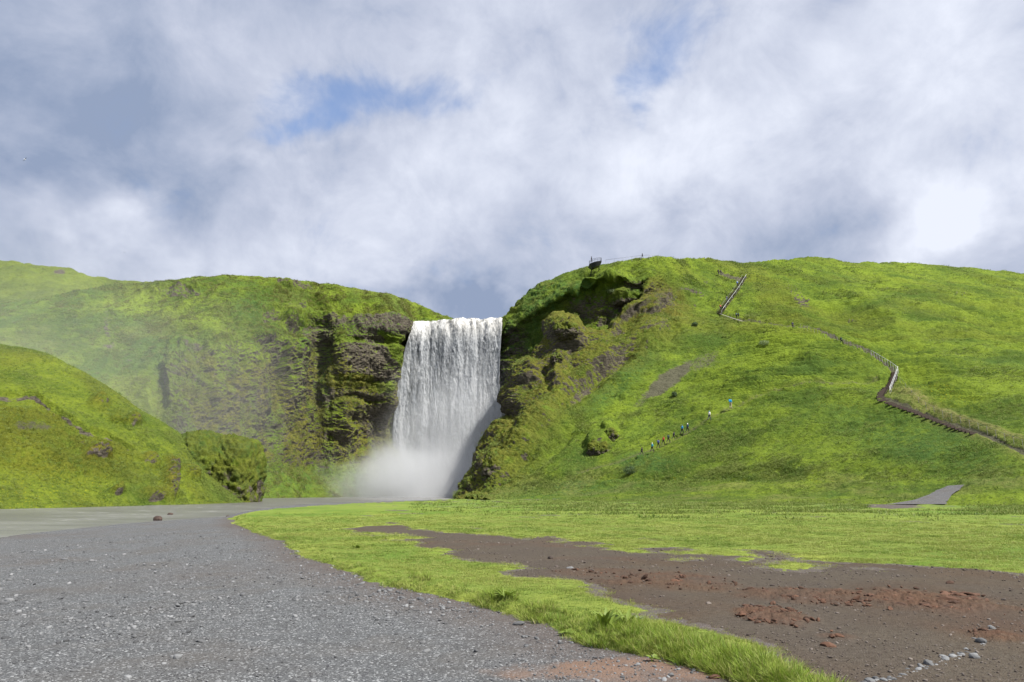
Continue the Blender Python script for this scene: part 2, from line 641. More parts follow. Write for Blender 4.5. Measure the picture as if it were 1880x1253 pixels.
def build_right_hill():
    c = []
    sil = [(838, 921, 165), (862, 870, 171), (897, 822, 178), (938, 768, 186), (932, 718, 190), (956, 676, 195), (990, 638, 200),
           (1030, 606, 204), (1110, 600, 208), (1186, 530, 214), (1205, 476, 229)]
    # hidden flank behind the silhouette
    hid = [at(x + 22, y + 4, D + 26) for (x, y, D) in sil]
    c.append([atz(836, 180, -1.5)] + hid + [hid[-1] + np.array([2, 10, -1]), hid[-1] + np.array([10, 60, -6])])
    s0 = [at(*k) for k in sil]
    c.append([atz(838, 150, -1.0)] + s0 + [s0[-1] + np.array([1, 10, -.6]), s0[-1] + np.array([8, 60, -5])])

    def col(pts, D0, D1, apx, aD, az=-.35, offs=None):
        c.append(slope_col(pts, D0, D1, offs, (apx, aD, az)))
    col([(880, 912), (912, 868), (950, 820), (995, 770), (1030, 715), (1062, 670), (1092, 640), (1130, 615), (1175, 575), (1212, 530), (1240, 475)], 150, 236, 878, 120)
    col([(960, 908), (1008, 862), (1058, 812), (1105, 762), (1140, 712), (1168, 668), (1190, 632), (1212, 600), (1240, 560), (1258, 520), (1282, 477)], 146, 246, 955, 112)
    col([(1060, 902), (1108, 857), (1155, 810), (1198, 760), (1234, 710), (1262, 665), (1285, 628), (1302, 590), (1320, 555), (1330, 518), (1340, 480)], 140, 255, 1050, 104)
    col([(1180, 895), (1214, 852), (1250, 805), (1286, 757), (1315, 708), (1340, 664), (1358, 625), (1374, 588), (1386, 550), (1394, 515), (1402, 479)], 131, 262, 1165, 98)
    col([(1310, 891), (1336, 850), (1363, 803), (1390, 755), (1412, 706), (1430, 660), (1442, 620), (1452, 582), (1460, 545), (1466, 510), (1472, 474)], 121, 272, 1295, 92)
    col([(1440, 888), (1458, 848), (1478, 800), (1497, 752), (1514, 704), (1526, 658), (1536, 618), (1544, 580), (1550, 545), (1556, 512), (1562, 481)], 112, 280, 1420, 86)
    col([(1580, 886), (1592, 844), (1604, 796), (1616, 748), (1626, 700), (1634, 656), (1641, 616), (1647, 578), (1652, 545), (1657, 514), (1662, 484)], 103, 288, 1555, 80)
    col([(1720, 882), (1728, 838), (1736, 790), (1744, 742), (1750, 696), (1756, 652), (1760, 614), (1764, 578), (1767, 546), (1770, 518), (1773, 490)], 95, 292, 1700, 76)
    col([(1880, 872), (1884, 828), (1888, 782), (1890, 738), (1892, 694), (1894, 654), (1896, 618), (1897, 584), (1898, 554), (1899, 530), (1900, 506)], 86, 295, 1865, 70)
    col([(2090, 862), (2086, 825), (2082, 785), (2080, 745), (2075, 705), (2072, 670), (2068, 638), (2065, 610), (2062, 584), (2060, 560), (2058, 538)], 79, 292, 2080, 64)
    col([(2400, 850), (2380, 820), (2360, 785), (2350, 750), (2340, 715), (2330, 685), (2320, 655), (2310, 630), (2305, 610), (2300, 592), (2290, 575)], 74, 285, 2390, 58)
    S = Surf(c, 860, 620, du=[40, 70, 90, 90, 95, 90, 90, 85, 85, 85, 40, 30], dv=[40, 60, 60, 60, 60, 60, 55, 55, 50, 45, 40, 8, 4])
    P = S.P
    px, py = proj(P)
    wx, wy = wobble(P, px, py, 9)
    # big forms : knobs and hollows of the spur (amplitude in metres along the normal)
    d = np.zeros(len(P))
    knobs = [(1038, 612, 26, 20, 0, .5, 3.6), (1055, 628, 28, 12, 0, .5, 1.8), (1020, 672, 22, 26, 0, .5, 3.2), (968, 690, 26, 22, -30, .5, 3.0), (1095, 655, 40, 12, -10, .5, 1.2),
             (1160, 640, 30, 10, -10, .5, 1.3), (1190, 612, 36, 22, -20, .5, 2.6), (1190, 560, 40, 14, -15, .5, 2.4), (1170, 520, 22, 16, 0, .5, 2.0), (940, 735, 26, 22, 0, .5, 2.0),
             (898, 845, 22, 30, -50, .5, 1.3), (918, 800, 30, 22, -50, .6, 2.0), (1000, 760, 60, 16, -50, .6, 1.6), (1100, 812, 26, 16, -35, .4, 2.2), (1120, 790, 14, 12, 0, .4, 1.5),
             (970, 800, 60, 18, -45, .6, 1.7), (1250, 540, 40, 8, -8, .5, 1.0), (1140, 725, 10, 8, 0, .4, .9), (1020, 705, 20, 12, 0, .5, 1.6)]
    for b in knobs:
        d += 1.05 * b[6] * pblob(wx, wy, *b[:6])
    hollow = [(1120, 672, 60, 14, -38, .6, 2.6), (1060, 715, 60, 12, -42, .6, 1.6), (1010, 690, 10, 26, 0, .6, 1.5), (1100, 600, 60, 7, 0, .6, 1.5),
              (1150, 590, 36, 10, -35, .6, 2.0), (1010, 830, 80, 10, -42, .6, 1.2), (950, 862, 40, 8, -45, .6, 1.2), (1230, 612, 24, 8, -20, .5, 1.0),
              (1020, 648, 40, 7, -5, .6, 1.3), (1540, 560, 70, 20, 25, .8, 2.0), (1560, 600, 120, 16, 22, .8, 1.2), (1850, 590, 80, 30, 15, .9, 2.0)]
    for b in hollow:
        d -= 1.4 * b[6] * pblob(wx, wy, *b[:6])
    spur = np.clip(1 - sm(-70, 80, (wx - 905) - (915 - wy) * .80), 0, 1) * sm(500, 600, py)      # the rocky left flank
    spur = np.maximum(spur, .8 * blobs(wx, wy, [(1190, 575, 60, 60, 0, .7), (1040, 650, 90, 70, 0, .7), (1130, 640, 60, 40, 0, .7)]))
    terr = .15 + .85 * sm(-.15, .35, fbm(P, 30, 3, .5, 77))
    terr = np.maximum(terr, 1.9 * blobs(px, py, [(1560, 610, 190, 60, 22, .6), (1480, 640, 140, 50, 5, .7), (1830, 590, 130, 50, 12, .7), (1430, 690, 130, 50, -5, .8), (1700, 700, 110, 50, 35, .7)]))
    terr *= 1 - .85 * sm(790, 860, py)
    terr = terr * (1 - spur)
    foot = sm(925, 880, py)
    lo = 1 - .4 * sm(700, 860, py)
    fade = sm(0, 1, np.repeat(np.ones((1, S.nv)), S.nu, 0).ravel())
    d += grass_relief(P, terr, .9 * (.35 + .65 * foot), 1.0) * lo
    # craggy ledges on the spur
    led = P[:, 2] / 3.1 + 1.3 * fbm(P, 8, 3, .5, 51)
    lf = led - np.floor(led)
    lm = spur * sm(-.15, .3, fbm(P, 11, 2, .5, 53))
    d += lm * (1.1 * (sm(0, .75, lf) - sm(.82, 1, lf)) - .4)
    SQ = P * np.array([1, 1, 2.2])
    d += spur * (1.1 * fbm(P, 5.5, 4, .55, 41) + .75 * fbm(SQ, 3.0, 4, .65, 47, ridge=True) + .3 * fbm(SQ, 1.1, 2, .6, 48, ridge=True))
    # rough tall grass on the bench
    bench = sm(845, 885, py) * sm(932, 920, py) * sm(850, 900, px)
    d += bench * (.35 * fbm(P, 1.8, 3, .6, 61) + .25 * fbm(P * np.array([1, 2.5, 1]), 5, 2, .6, 67))
    berm = pline(px, py, [(960, 896), (1150, 893), (1330, 893), (1600, 896), (1650, 893)], 7, .8) + pline(px, py, [(1770, 888), (1900, 884)], 8, .8)
    d += .55 * berm * (1 + fbm(P, 4, 2, .5, 68))
    # trails
    trailA = [(1900, 845), (1860, 826), (1820, 806), (1780, 793), (1740, 778), (1700, 763), (1665, 750), (1640, 742), (1622, 734), (1614, 722), (1632, 708), (1643, 690), (1640, 680), (1620, 668), (1595, 650), (1560, 636), (1530, 624), (1500, 610), (1455, 602), (1400, 592), (1355, 583), (1322, 574)]
    trailB = [(1060, 868), (1130, 850), (1180, 832), (1250, 800), (1300, 772), (1345, 750), (1400, 728), (1440, 716), (1500, 708), (1560, 700), (1610, 690)]
    tr = pline(px, py, trailA[:13], 4.5) * 1.0
    tr = np.maximum(tr, pline(px, py, trailA[12:], 3.0) * .95)
    trB = pline(px, py, trailB, 3.0, .7)
    
    trC = pline(px, py, [(1322, 504), (1340, 510), (1362, 514)], 3)
    pathm = np.maximum(dist_path(px, py, PATH_L, PATH_R), pline(px, py, [(1000, 913), (1300, 916), (1680, 922)], 3.5, .8))
    d *= 1 - .92 * pathm
    d -= .35 * tr + .35 * trB + .3 * trC
    up = pline(px, py, [(1900, 815), (1800, 785), (1720, 755), (1660, 722)], 5, .6)
    d += .22 * up
    S.push(d)
    P = S.P
    N = S.N()
    nz = N[:, 2]
    steep = 1 - sm(.18, .50, nz)
    rock = spur * (.50 * steep + .75 * (1 - sm(-.25, .12, nz)))
    rp = blobs(wx, wy, [(1120, 672, 44, 8, -38, .5, .66), (1065, 712, 34, 7, -42, .5, .62), (1203, 607, 30, 11, -20, .5, .50), (1200, 545, 50, 7, -12, .5, .52), (1166, 520, 22, 10, 0, .5, .6),
                        (1100, 815, 20, 12, -35, .5, .62), (1122, 788, 10, 8, 0, .5, .7), (890, 852, 14, 22, -40, .5, .62), (1020, 655, 9, 7, 0, .5, .8), (1280, 538, 60, 7, 5, .5, .52),
                        (1230, 558, 60, 7, 5, .5, .5), (1470, 545, 24, 8, 20, .5, .6), (1570, 582, 40, 7, 15, .6, .55), (1768, 538, 28, 9, 15, .5, .72), (1862, 548, 30, 8, 12, .5, .62),
                        (1300, 522, 14, 4, 0, .5, .6), (1455, 530, 40, 12, 35, .5, .5), (1040, 598, 24, 12, 0, .5, .55)])
    rock = np.maximum(rock, rp * (.55 + .75 * steep))
    scree = blobs(wx, wy, [(1225, 697, 62, 15, -38, .5, .78), (1290, 660, 40, 18, -30, .6, .55), (1180, 738, 26, 9, -35, .6, .5)])
    moss = np.clip(spur * 1.0 + .45 * (py < 620) * sm(-.2, .3, fbm(P, 20, 3, .5, 81)), 0, 1) * (1 - .4 * sm(1400, 1700, px))
    lush = np.maximum(.35 * sm(.05, .4, fbm(P, 16, 3, .55, 91)) * sm(540, 700, py) * (1 - spur), blobs(wx, wy, [(1000, 905, 160, 14, -5, .5, .8), (1700, 820, 190, 40, 18, .6, .7), (1185, 850, 50, 16, 0, .5, .9),
                      (1110, 600, 50, 12, 0, .5, .9), (1140, 700, 90, 22, -42, .6, .8), (975, 640, 30, 40, 0, .6, .6)]))
    dry = np.clip(.8 * up + .7 * pline(px, py, [(1640, 720), (1720, 766), (1900, 838)], 16, .8) + .5 * bench * sm(-.1, .3, fbm(P, 9, 3, .5, 95)) + .35 * trB, 0, 1)
    dirt = np.maximum.reduce([scree, tr * (.85 - .25 * (px < 1500)), .48 * trB, .8 * trC])
    flower = np.maximum(blobs(px, py, [(1330, 883, 260, 8, 0, .6, 1), (1250, 770, 260, 60, -10, .9, .0), (1720, 725, 90, 16, 15, .7, .8), (1540, 745, 60, 8, 0, .6, .6)]), 0)
    dark = np.zeros(len(P))
    mk = pack(rock, moss, dark, np.ones(len(P)))
    mk2 = pack(dirt, dry, lush, flower)
    o = S.build('grassy_hill', M_hill, {'mk': mk, 'mk2': mk2})
    tag(o, 'green grassy hill with a rocky mossy spur to the right of the waterfall', kind='structure')
    S.bare = np.clip(np.maximum.reduce([dirt * 1.3, pline(px, py, trailB, 8), rock * .9, .55 * np.clip(terr - .6, 0, 1)]), 0, 1)
    return S


HILL = build_right_hill()


# ------------------------------------------------------------------ shaded wall right of the falls
def build_gorge_wall():
    c = []
    for px, crest, lip, Dw, Dc in [(840, 600, 640, 243, 247), (900, 592, 630, 238, 243), (926, 583, 612, 230, 238), (960, 550, 585, 226, 238), (1000, 522, 560, 221, 238), (1050, 498, 532, 216, 236), (1090, 487, 514, 212, 232),
                                   (1130, 480, 503, 211, 226), (1165, 476, 520, 214, 224), (1200, 474, 508, 218, 224), (1226, 474, 520, 236, 240), (1260, 484, 530, 252, 256)]:
        hol = 1.5 if 1040 < px < 1180 else 0
        pts = [(px, 930, Dw - 3), (px, 820, Dw), (px, 720, Dw + 1), (px, 650, Dw + 2 + hol * .5), (px, (lip + 640) / 2 + 10, Dw + 3 + hol), (px, lip + 12, Dw + 2 + hol * .8), (px, lip, Dw), (px, (lip + crest) / 2, (Dw + Dc) / 2), (px, crest, Dc)]
        c.append(back_rows([at(*q) for q in pts]))
    S = Surf(c, 420, 420, du=[10, 25, 40, 45, 50, 45, 45, 40, 40, 20], dv=[40, 40, 50, 50, 50, 40, 25, 30, 30, 6, 4])
    P = S.P
    px, py = proj(P)
    wx, wy = wobble(P, px, py, 10)
    d = grass_relief(P, None, .8, 1.0)
    wall = sm(500, 525, py)
    led = P[:, 2] / 4.2 + 1.5 * fbm(P, 10, 3, .5, 51)
    lf = led - np.floor(led)
    d += wall * (.8 * (sm(0, .7, lf) - sm(.8, 1, lf)) - .3)
    d += wall * (.8 * fbm(P * np.array([1, 1, .5]), 7, 4, .6, 141, ridge=True) + .4 * fbm(P, 1.3, 3, .6, 147))
    d += 1.8 * fbm(P, 6, 3, .6, 149) * sm(490, 505, py) * sm(1030, 1070, px)
    d += 3.0 * blobs(wx, wy, [(1150, 545, 26, 18), (1120, 512, 14, 10, 0, .6, .8), (1105, 540, 14, 34, 0, .5, .5), (1060, 545, 12, 30, 0, .5, .6)])
    d -= 2.6 * blobs(wx, wy, [(1090, 565, 40, 34, -20, .8), (1075, 520, 30, 14, 0, .6, .6), (1130, 580, 30, 22, 0, .6, .8)])
    S.push(d)
    nz = S.N()[:, 2]
    steep = 1 - sm(.1, .45, nz)
    rock = steep * np.clip(.30 + .42 * blobs(wx, wy, [(1165, 520, 24, 16), (1090, 575, 50, 34, 0, .5, .7), (940, 680, 40, 90, 0, .6, .8), (1150, 560, 30, 14)]), 0, 1) * wall
    lush = .9 * sm(-.3, .2, fbm(S.P, 12, 3, .5, 3)) * wall
    mk = pack(rock, .5 * wall * sm(-.1, .3, fbm(S.P, 9, 3, .5, 8)), 0 * nz, np.ones(len(nz)))
    o = S.build('gorge_wall', M_hill, {'mk': mk, 'mk2': pack(0 * nz, 0 * nz, lush, 0 * nz)})
    tag(o, 'steep dark green gorge wall in shade just right of the waterfall', kind='structure')
    S.bare = np.clip(rock * 1.2, 0, 1)
    return S


GORGE = build_gorge_wall()


# ================================================================== LEFT CLIFF
def build_left_cliff():
    c = []

    def z0(px, D):
        return atz(px, D, -1.6)
    for px, crest, D0, D1 in [(-420, 560, 100, 180), (-200, 556, 106, 185), (0, 553, 118, 192), (110, 541, 126, 200)]:
        rows = [(px, y) for y in (918, 870, 790, 715, 640, 590, (crest + 590) / 2, crest)]
        c.append(slope_col(rows, D0, D1, None, (px, D0 - 12, -1.8)))
    for px, ys, Ds in [
        (215, (918, 865, 790, 715, 640, 590, 555, 524), (140, 148, 158, 168, 178, 188, 198, 208)),
        (290, (918, 862, 790, 715, 640, 585, 550, 516), (148, 156, 163, 170, 179, 190, 200, 211)),
        (350, (918, 860, 790, 715, 640, 580, 545, 509), (156, 163, 168, 172, 179, 191, 202, 214)),
        (420, (918, 860, 780, 700, 620, 570, 540, 505), (166, 173, 177, 180, 185, 195, 205, 217)),
        (490, (918, 850, 770, 690, 615, 570, 540, 511), (179, 187, 190, 192, 196, 204, 212, 221)),
        (545, (918, 845, 765, 685, 615, 575, 545, 515), (188, 196, 199, 201, 204, 210, 216, 224)),
        (585, (918, 850, 770, 690, 625, 580, 550, 520), (194, 203, 206, 208, 210, 212, 218, 226)),
        (618, (918, 850, 770, 690, 620, 582, 555, 525), (198, 206, 207, 206, 206, 211, 218, 227)),
        (670, (918, 850, 770, 690, 612, 582, 560, 537), (205, 213, 213, 212, 211, 216, 222, 230)),
        (722, (918, 850, 770, 690, 610, 588, 568, 549), (212, 219, 219, 218, 216, 220, 226, 233)),
        (748, (918, 850, 770, 690, 620, 598, 578, 560), (221, 229, 231, 231, 229, 229, 233, 238)),
        (772, (918, 850, 770, 690, 630, 606, 592, 568), (232, 238, 239, 239, 237, 234, 238, 242)),
        (812, (918, 850, 770, 690, 640, 614, 598, 583), (236, 240, 240, 240, 239, 237, 240, 245)),
        (860, (918, 850, 770, 690, 640, 616, 602, 597), (237, 241, 241, 241, 240, 239, 242, 248)),
        (940, (918, 850, 770, 690, 640, 616, 602, 597), (237, 241, 241, 241, 240, 239, 242, 248)),
    ]:
        rows = [at(px, y, D) for y, D in zip(ys, Ds)]
        c.append(back_rows([z0(px, Ds[0] - 8)] + rows))
    S = Surf(c, 900, 620, du=[20, 30, 40, 60, 60, 60, 70, 75, 65, 60, 50, 60, 65, 45, 25, 18, 12, 10], dv=[15, 55, 75, 75, 75, 60, 45, 45, 6, 4])
    P = S.P
    px, py = proj(P)
    wx, wy = wobble(P, px, py, 9, 7)
    face = sm(250, 330, px) * sm(585, 640, py + .12 * (px - 500)) * (1 - .75 * sm(830, 900, py))
    nearfall = sm(735, 765, px)
    face = np.clip(np.maximum(face * (1 - .6 * nearfall), blobs(wx, wy, [(330, 535, 75, 11, 3, .5, .7), (500, 590, 90, 30, 10, .6, .7), (540, 525, 50, 9, 8, .5, .8), (680, 600, 110, 22, 5, .5, 1.0), (205, 620, 16, 40, 0, .5, .6), (600, 570, 60, 30, 0, .6, .7)])), 0, 1)
    terr = (.2 + .8 * sm(-.2, .3, fbm(P, 30, 3, .5, 77))) * (1 - face)
    d = grass_relief(P, terr * .8, 1.0, 1.0)
    # flutes (vertical ribs) : noise squashed in height
    Q = P * np.array([1, 1, .16])
    rib = fbm(Q, 8.5, 3, .5, 101)
    d += face * (3.4 * rib + 1.6 * fbm(Q, 3.2, 2, .5, 103))
    led = P[:, 2] / 4.6 + 1.2 * fbm(P, 14, 3, .5, 111)
    lf = led - np.floor(led)
    ledm = face * sm(.0, .3, fbm(P, 18, 2, .5, 113))
    d += ledm * (.8 * (sm(0, .75, lf) - sm(.85, 1, lf)) - .5)
    d += face * (1.1 * fbm(P, 3.4, 4, .62, 121, ridge=True) + .45 * fbm(P, 1.1, 3, .6, 127, ridge=True))
    # large recesses and bulges seen in the photograph
    for b in [(586, 640, 20, 52, 0, .95, 2.6), (545, 600, 16, 14, 0, .6, 3.0), (690, 790, 42, 40, -10, .6, 6.0), (745, 700, 14, 90, 8, .6, 3.5), (292, 720, 14, 42, 0, .6, 2.6), (335, 690, 9, 24, 0, .6, 1.6),
              (516, 700, 12, 50, 0, .6, 3.0), (545, 765, 12, 30, 0, .6, 2.5), (430, 575, 20, 12, 0, .6, 1.4), (500, 580, 18, 12, 0, .6, 2.4), (660, 732, 40, 6, 3, .6, 2.0), (680, 700, 40, 4, 3, .6, 1.2),
              (590, 860, 40, 20, 30, .8, 2.0), (350, 640, 26, 9, 0, .7, 1.6), (600, 595, 50, 10, 0, .8, 2.0), (700, 628, 60, 6, 5, .6, 1.6), (490, 800, 12, 40, 10, .7, 1.8), (440, 700, 7, 60, 0, .6, 1.5)]:
        d -= b[6] * pblob(wx, wy, *b[:6])
    for b in [(660, 660, 46, 40, 0, .4, 1.8), (640, 765, 34, 34, 0, .5, 3.0), (600, 700, 12, 34, 0, .6, 2.4), (560, 660, 18, 40, -15, .6, 1.5), (535, 640, 28, 16, 0, .6, 1.0), (690, 598, 90, 12, 5, .5, 1.6),
              (715, 640, 10, 24, 0, .5, 1.2), (420, 700, 34, 50, 0, .7, 1.4), (325, 720, 18, 70, 0, .6, 1.8), (470, 720, 20, 60, 0, .7, 1.8), (640, 800, 30, 18, 20, .6, 1.6), (480, 615, 22, 12, 0, .5, 2.0), (540, 585, 16, 10, 0, .5, 1.8)]:
        d += b[6] * pblob(wx, wy, *b[:6])
    S.push(d)
    nz = S.N()[:, 2]
    steep = 1 - sm(.12, .45, nz)
    rock = face * (.36 * steep + .5 * (1 - sm(-.25, .1, nz)))
    rp = blobs(wx, wy, [(668, 652, 48, 40, 5, .5, .84), (700, 598, 70, 11, 5, .6, .80), (580, 610, 40, 18, 0, .6, .75), (685, 690, 45, 14, 0, .5, .8), (740, 640, 20, 34, 0, .6, .7), (330, 538, 52, 8, 3, .5, .72),
                        (540, 522, 46, 6, 8, .5, .75), (500, 580, 20, 16, 0, .5, .6), (196, 600, 8, 30, -10, .6, .75), (198, 637, 18, 9, 0, .5, .8), (235, 665, 14, 6, 0, .5, .7), (545, 700, 14, 50, 0, .6, .5), (700, 780, 30, 40, 0, .6, .6),
                        (520, 780, 16, 40, 0, .6, .5), (265, 568, 16, 4, 0, .6, .6), (350, 632, 30, 8, 0, .6, .5), (620, 585, 30, 14, 0, .5, .7), (545, 560, 20, 10, 0, .5, .6), ])
    rock = np.maximum(rock, rp * (.62 + .5 * steep))
    rock *= 1 - .9 * blobs(wx, wy, [(722, 645, 9, 30, -10, .5), (640, 625, 24, 6, 0, .5), (715, 620, 24, 6, 20, .5), (640, 700, 44, 14, 0, .5), (700, 712, 24, 8, 0, .5)])
    band = sm(-.25, .25, fbm(Q, 4.5, 3, .55, 131))
    moss = np.clip((face * sm(620, 690, py) * sm(280, 420, px) * 1.2 + .35 * face) * (.15 + .7 * band), 0, 1) * (1 - .7 * sm(830, 880, py))
    rock = np.maximum(rock, face * sm(640, 720, py) * sm(.12, .38, fbm(Q, 3.2, 3, .6, 133)) * .46 * (1 - sm(820, 860, py)))
    lush = np.maximum(.8 * blobs(wx, wy, [(560, 640, 34, 60, -15, .6), (580, 720, 30, 40, 0, .6), (300, 650, 60, 30, 0, .7, .9), (460, 570, 40, 24, 0, .6), (540, 880, 120, 40, 0, .7, .8), (700, 600, 80, 12), (640, 700, 40, 14), (600, 690, 14, 50)]),
                      .45 * sm(.0, .35, fbm(P, 14, 3, .5, 3)))
    mk = pack(rock, moss, 0 * nz, np.ones(len(nz)))
    o = S.build('mossy_cliff', M_hill, {'mk': mk, 'mk2': pack(0 * nz, .3 * (1 - face) * sm(-.1, .3, fbm(P, 20, 3, .5, 9)), lush, 0 * nz)})
    tag(o, 'tall green mossy cliff with bare rock bands to the left of the waterfall', kind='structure')
    S.bare = np.clip(rock * 1.3, 0, 1)
    return S


CLIFF = build_left_cliff()


def build_far_ridge():
    c = []
    for px, crest in [(-500, 440), (-300, 450), (-120, 463), (0, 478), (40, 484), (70, 490), (130, 500), (180, 508), (240, 515), (290, 521), (360, 545)]:
        rows = [(px, y) for y in (600, 570, 548, (crest + 545) / 2, crest + 8, crest)]
        c.append(slope_col(rows, 226, 292))
    S = Surf(c, 300, 160, dv=[20, 30, 40, 40, 20, 8, 4])
    px, py = proj(S.P)
    S.push(grass_relief(S.P, .5 * np.ones(len(px)), 1.2, 1.2) + 1.5 * fbm(S.P * np.array([1, 1, .3]), 12, 3, .5, 3))
    nz = S.N()[:, 2]
    rock = blobs(px, py, [(110, 503, 14, 5, 0, .6, .7), (2, 492, 6, 3, 0, .6, .6)])
    o = S.build('far_ridge', M_hill, {'mk': pack(rock, .2 + 0 * nz, 0 * nz, nz * 0 + 1), 'mk2': pack(0 * nz, .2 + 0 * nz, .3 + 0 * nz, 0 * nz)})
    tag(o, 'far green ridge at the upper left behind the mossy cliff', kind='structure')


build_far_ridge()


def build_near_slope():
    c = []
    tops = [(-420, 590, 56, 102), (-200, 606, 66, 108), (-60, 622, 73, 113), (0, 632, 77, 114), (62, 646, 80, 115), (124, 671, 83, 115), (180, 704, 87, 114), (235, 745, 91, 113), (285, 773, 96, 114), (335, 806, 101, 116), (380, 850, 107, 119), (420, 884, 113, 122), (452, 906, 119, 125)]
    for px, top, D0, D1 in tops:
        a = atz(px, D0, -.45)
        b = at(px, top, D1)
        rows = [atz(px, D0 - 5, -1.4), a]
        m = (b[2] - a[2]) / (D1 - D0)
        p0 = proj(a[None])[1][0]
        for k in range(1, 7):
            y = p0 + (top - p0) * k / 6
            d = ray(px, y)
            e = d[2] / d[1]
            D = (a[2] - CAM_H - D0 * m) / (e - m) if k < 6 else D1
            rows.append(at(px, y, D))
        t = rows[-1]
        rows.append(t + np.array([-.5, 5, -.8]))
        rows.append(t + np.array([-2, 14, -8]))
        rows.append(t + np.array([-2, 30, -24 if t[2] > 15 else -t[2] - 3]))
        c.append(rows)
    S = Surf(c, 560, 420, du=[20, 30, 30, 40, 40, 40, 40, 40, 36, 30, 24, 20], dv=[8, 50, 50, 50, 50, 50, 50, 14, 8, 4])
    P = S.P
    px, py = proj(P)
    wx, wy = wobble(P, px, py, 8, 4)
    scarp = [(-200, 735), (-60, 722), (0, 722), (40, 720), (66, 722), (90, 740), (115, 757), (140, 778), (160, 790), (200, 797), (226, 808), (245, 822)]
    below = np.interp(px, [q[0] for q in scarp], [q[1] for q in scarp], right=835.0)
    bel = sm(-3, 5, wy - below) * (1 - sm(200, 300, px))
    d = .8 * fbm(P, 20, 3, .5, 5) + .35 * fbm(P, 6, 3, .5, 7) + .10 * fbm(P, 1.5, 2, .6, 9) + .05 * fbm(P, .5, 2, .6, 10)
    rough = bel * (1 - sm(860, 900, py)) * sm(-.4, .2, fbm(P, 12, 2, .5, 11) + .3 * (py < 830))
    d -= 1.0 * bel * (1 - sm(0, 60, py - below))
    d += rough * (1.0 * fbm(P, 1.8, 4, .62, 13, ridge=True) + .35 * fbm(P, 4, 3, .6, 15))
    d -= .8 * pline(wx, wy, scarp, 3.2, .7)
    knob = blobs(wx, wy, [(310, 880, 14, 36, 0, .5, 1), (290, 905, 34, 12, 0, .5, .6), (345, 868, 22, 10, 20, .5, .6), (182, 738, 18, 12, 0, .5, .7), (240, 775, 14, 8, 0, .5, .7), (215, 775, 18, 5, 15, .5, .5), (175, 843, 26, 6, 0, .5, .8), (215, 900, 14, 6, 0, .5, .6), (275, 845, 18, 10, 20, .5, .6)])
    d += 1.3 * knob * (1 + .6 * fbm(P, 1.5, 3, .6, 17, ridge=True))
    S.push(d)
    nz = S.N()[:, 2]
    steep = 1 - sm(.2, .5, nz)
    rock = np.maximum.reduce([knob * steep * .8, .85 * pline(wx, wy, scarp, 2.0, .5) * sm(-.45, .05, fbm(P, 4.5, 3, .6, 23)), .78 * blobs(wx, wy, [(50, 790, 42, 12, 0, .5, .62), (90, 758, 18, 5, 0, .5, .6), (165, 812, 20, 4, 0, .5, .6), (275, 848, 16, 10, 0, .5, .65), (170, 846, 24, 4, 10, .5, .75),
                              (285, 915, 16, 8, 0, .5, .7), (315, 900, 7, 26, 0, .5, .62), (250, 893, 8, 4, 0, .5, .6), (217, 905, 10, 4, 0, .5, .6), (240, 780, 6, 8, 0, .5, .6), (187, 745, 10, 5, 0, .5, .6), (110, 640, 4, 3, 0, .5, .5)]) * (.45 + .8 * steep)])
    moss = np.clip(rough * .55 + knob, 0, 1)
    yel = sm(-.1, .3, fbm(P, 10, 3, .5, 19)) * .35
    o = S.build('river_bank_slope', hill_material('near_slope_grass', grassA=(.155, .200, .020), grassB=(.070, .110, .016), moss=(.145, .140, .020)),
                {'mk': pack(rock, np.maximum(moss, yel), 0 * nz, nz * 0 + 1), 'mk2': pack(.55 * blobs(wx, wy, [(60, 790, 50, 14, 0, .6, 1)]), 0 * nz, .5 * sm(330, 420, px), .5 * sm(850, 900, py) * (px < 200))})
    tag(o, 'bright green grass slope with an eroded brown scarp across the river at left', kind='structure')
    S.bare = np.clip(rock * 1.3, 0, 1)
    return S


NEAR = build_near_slope()
#@@PART2
# ================================================================== GROUND
def dist_poly(x, y, poly):
    """signed distance (positive inside) to a polygon given in metres"""
    poly = np.array(poly, float)
    n_ = len(poly)
    best = np.full(x.shape, 1e18)
    inside = np.zeros(x.shape, bool)
    for i in range(n_):
        x0, y0 = poly[i]
        x1, y1 = poly[(i + 1) % n_]
        dx, dy = x1 - x0, y1 - y0
        t = np.clip(((x - x0) * dx + (y - y0) * dy) / (dx * dx + dy * dy + 1e-12), 0, 1)
        best = np.minimum(best, (x - x0 - t * dx) ** 2 + (y - y0 - t * dy) ** 2)
        cond = ((y0 > y) != (y1 > y)) & (x < (x1 - x0) * (y - y0) / (y1 - y0 + 1e-12) + x0)
        inside ^= cond
    return np.where(inside, 1, -1) * np.sqrt(best)


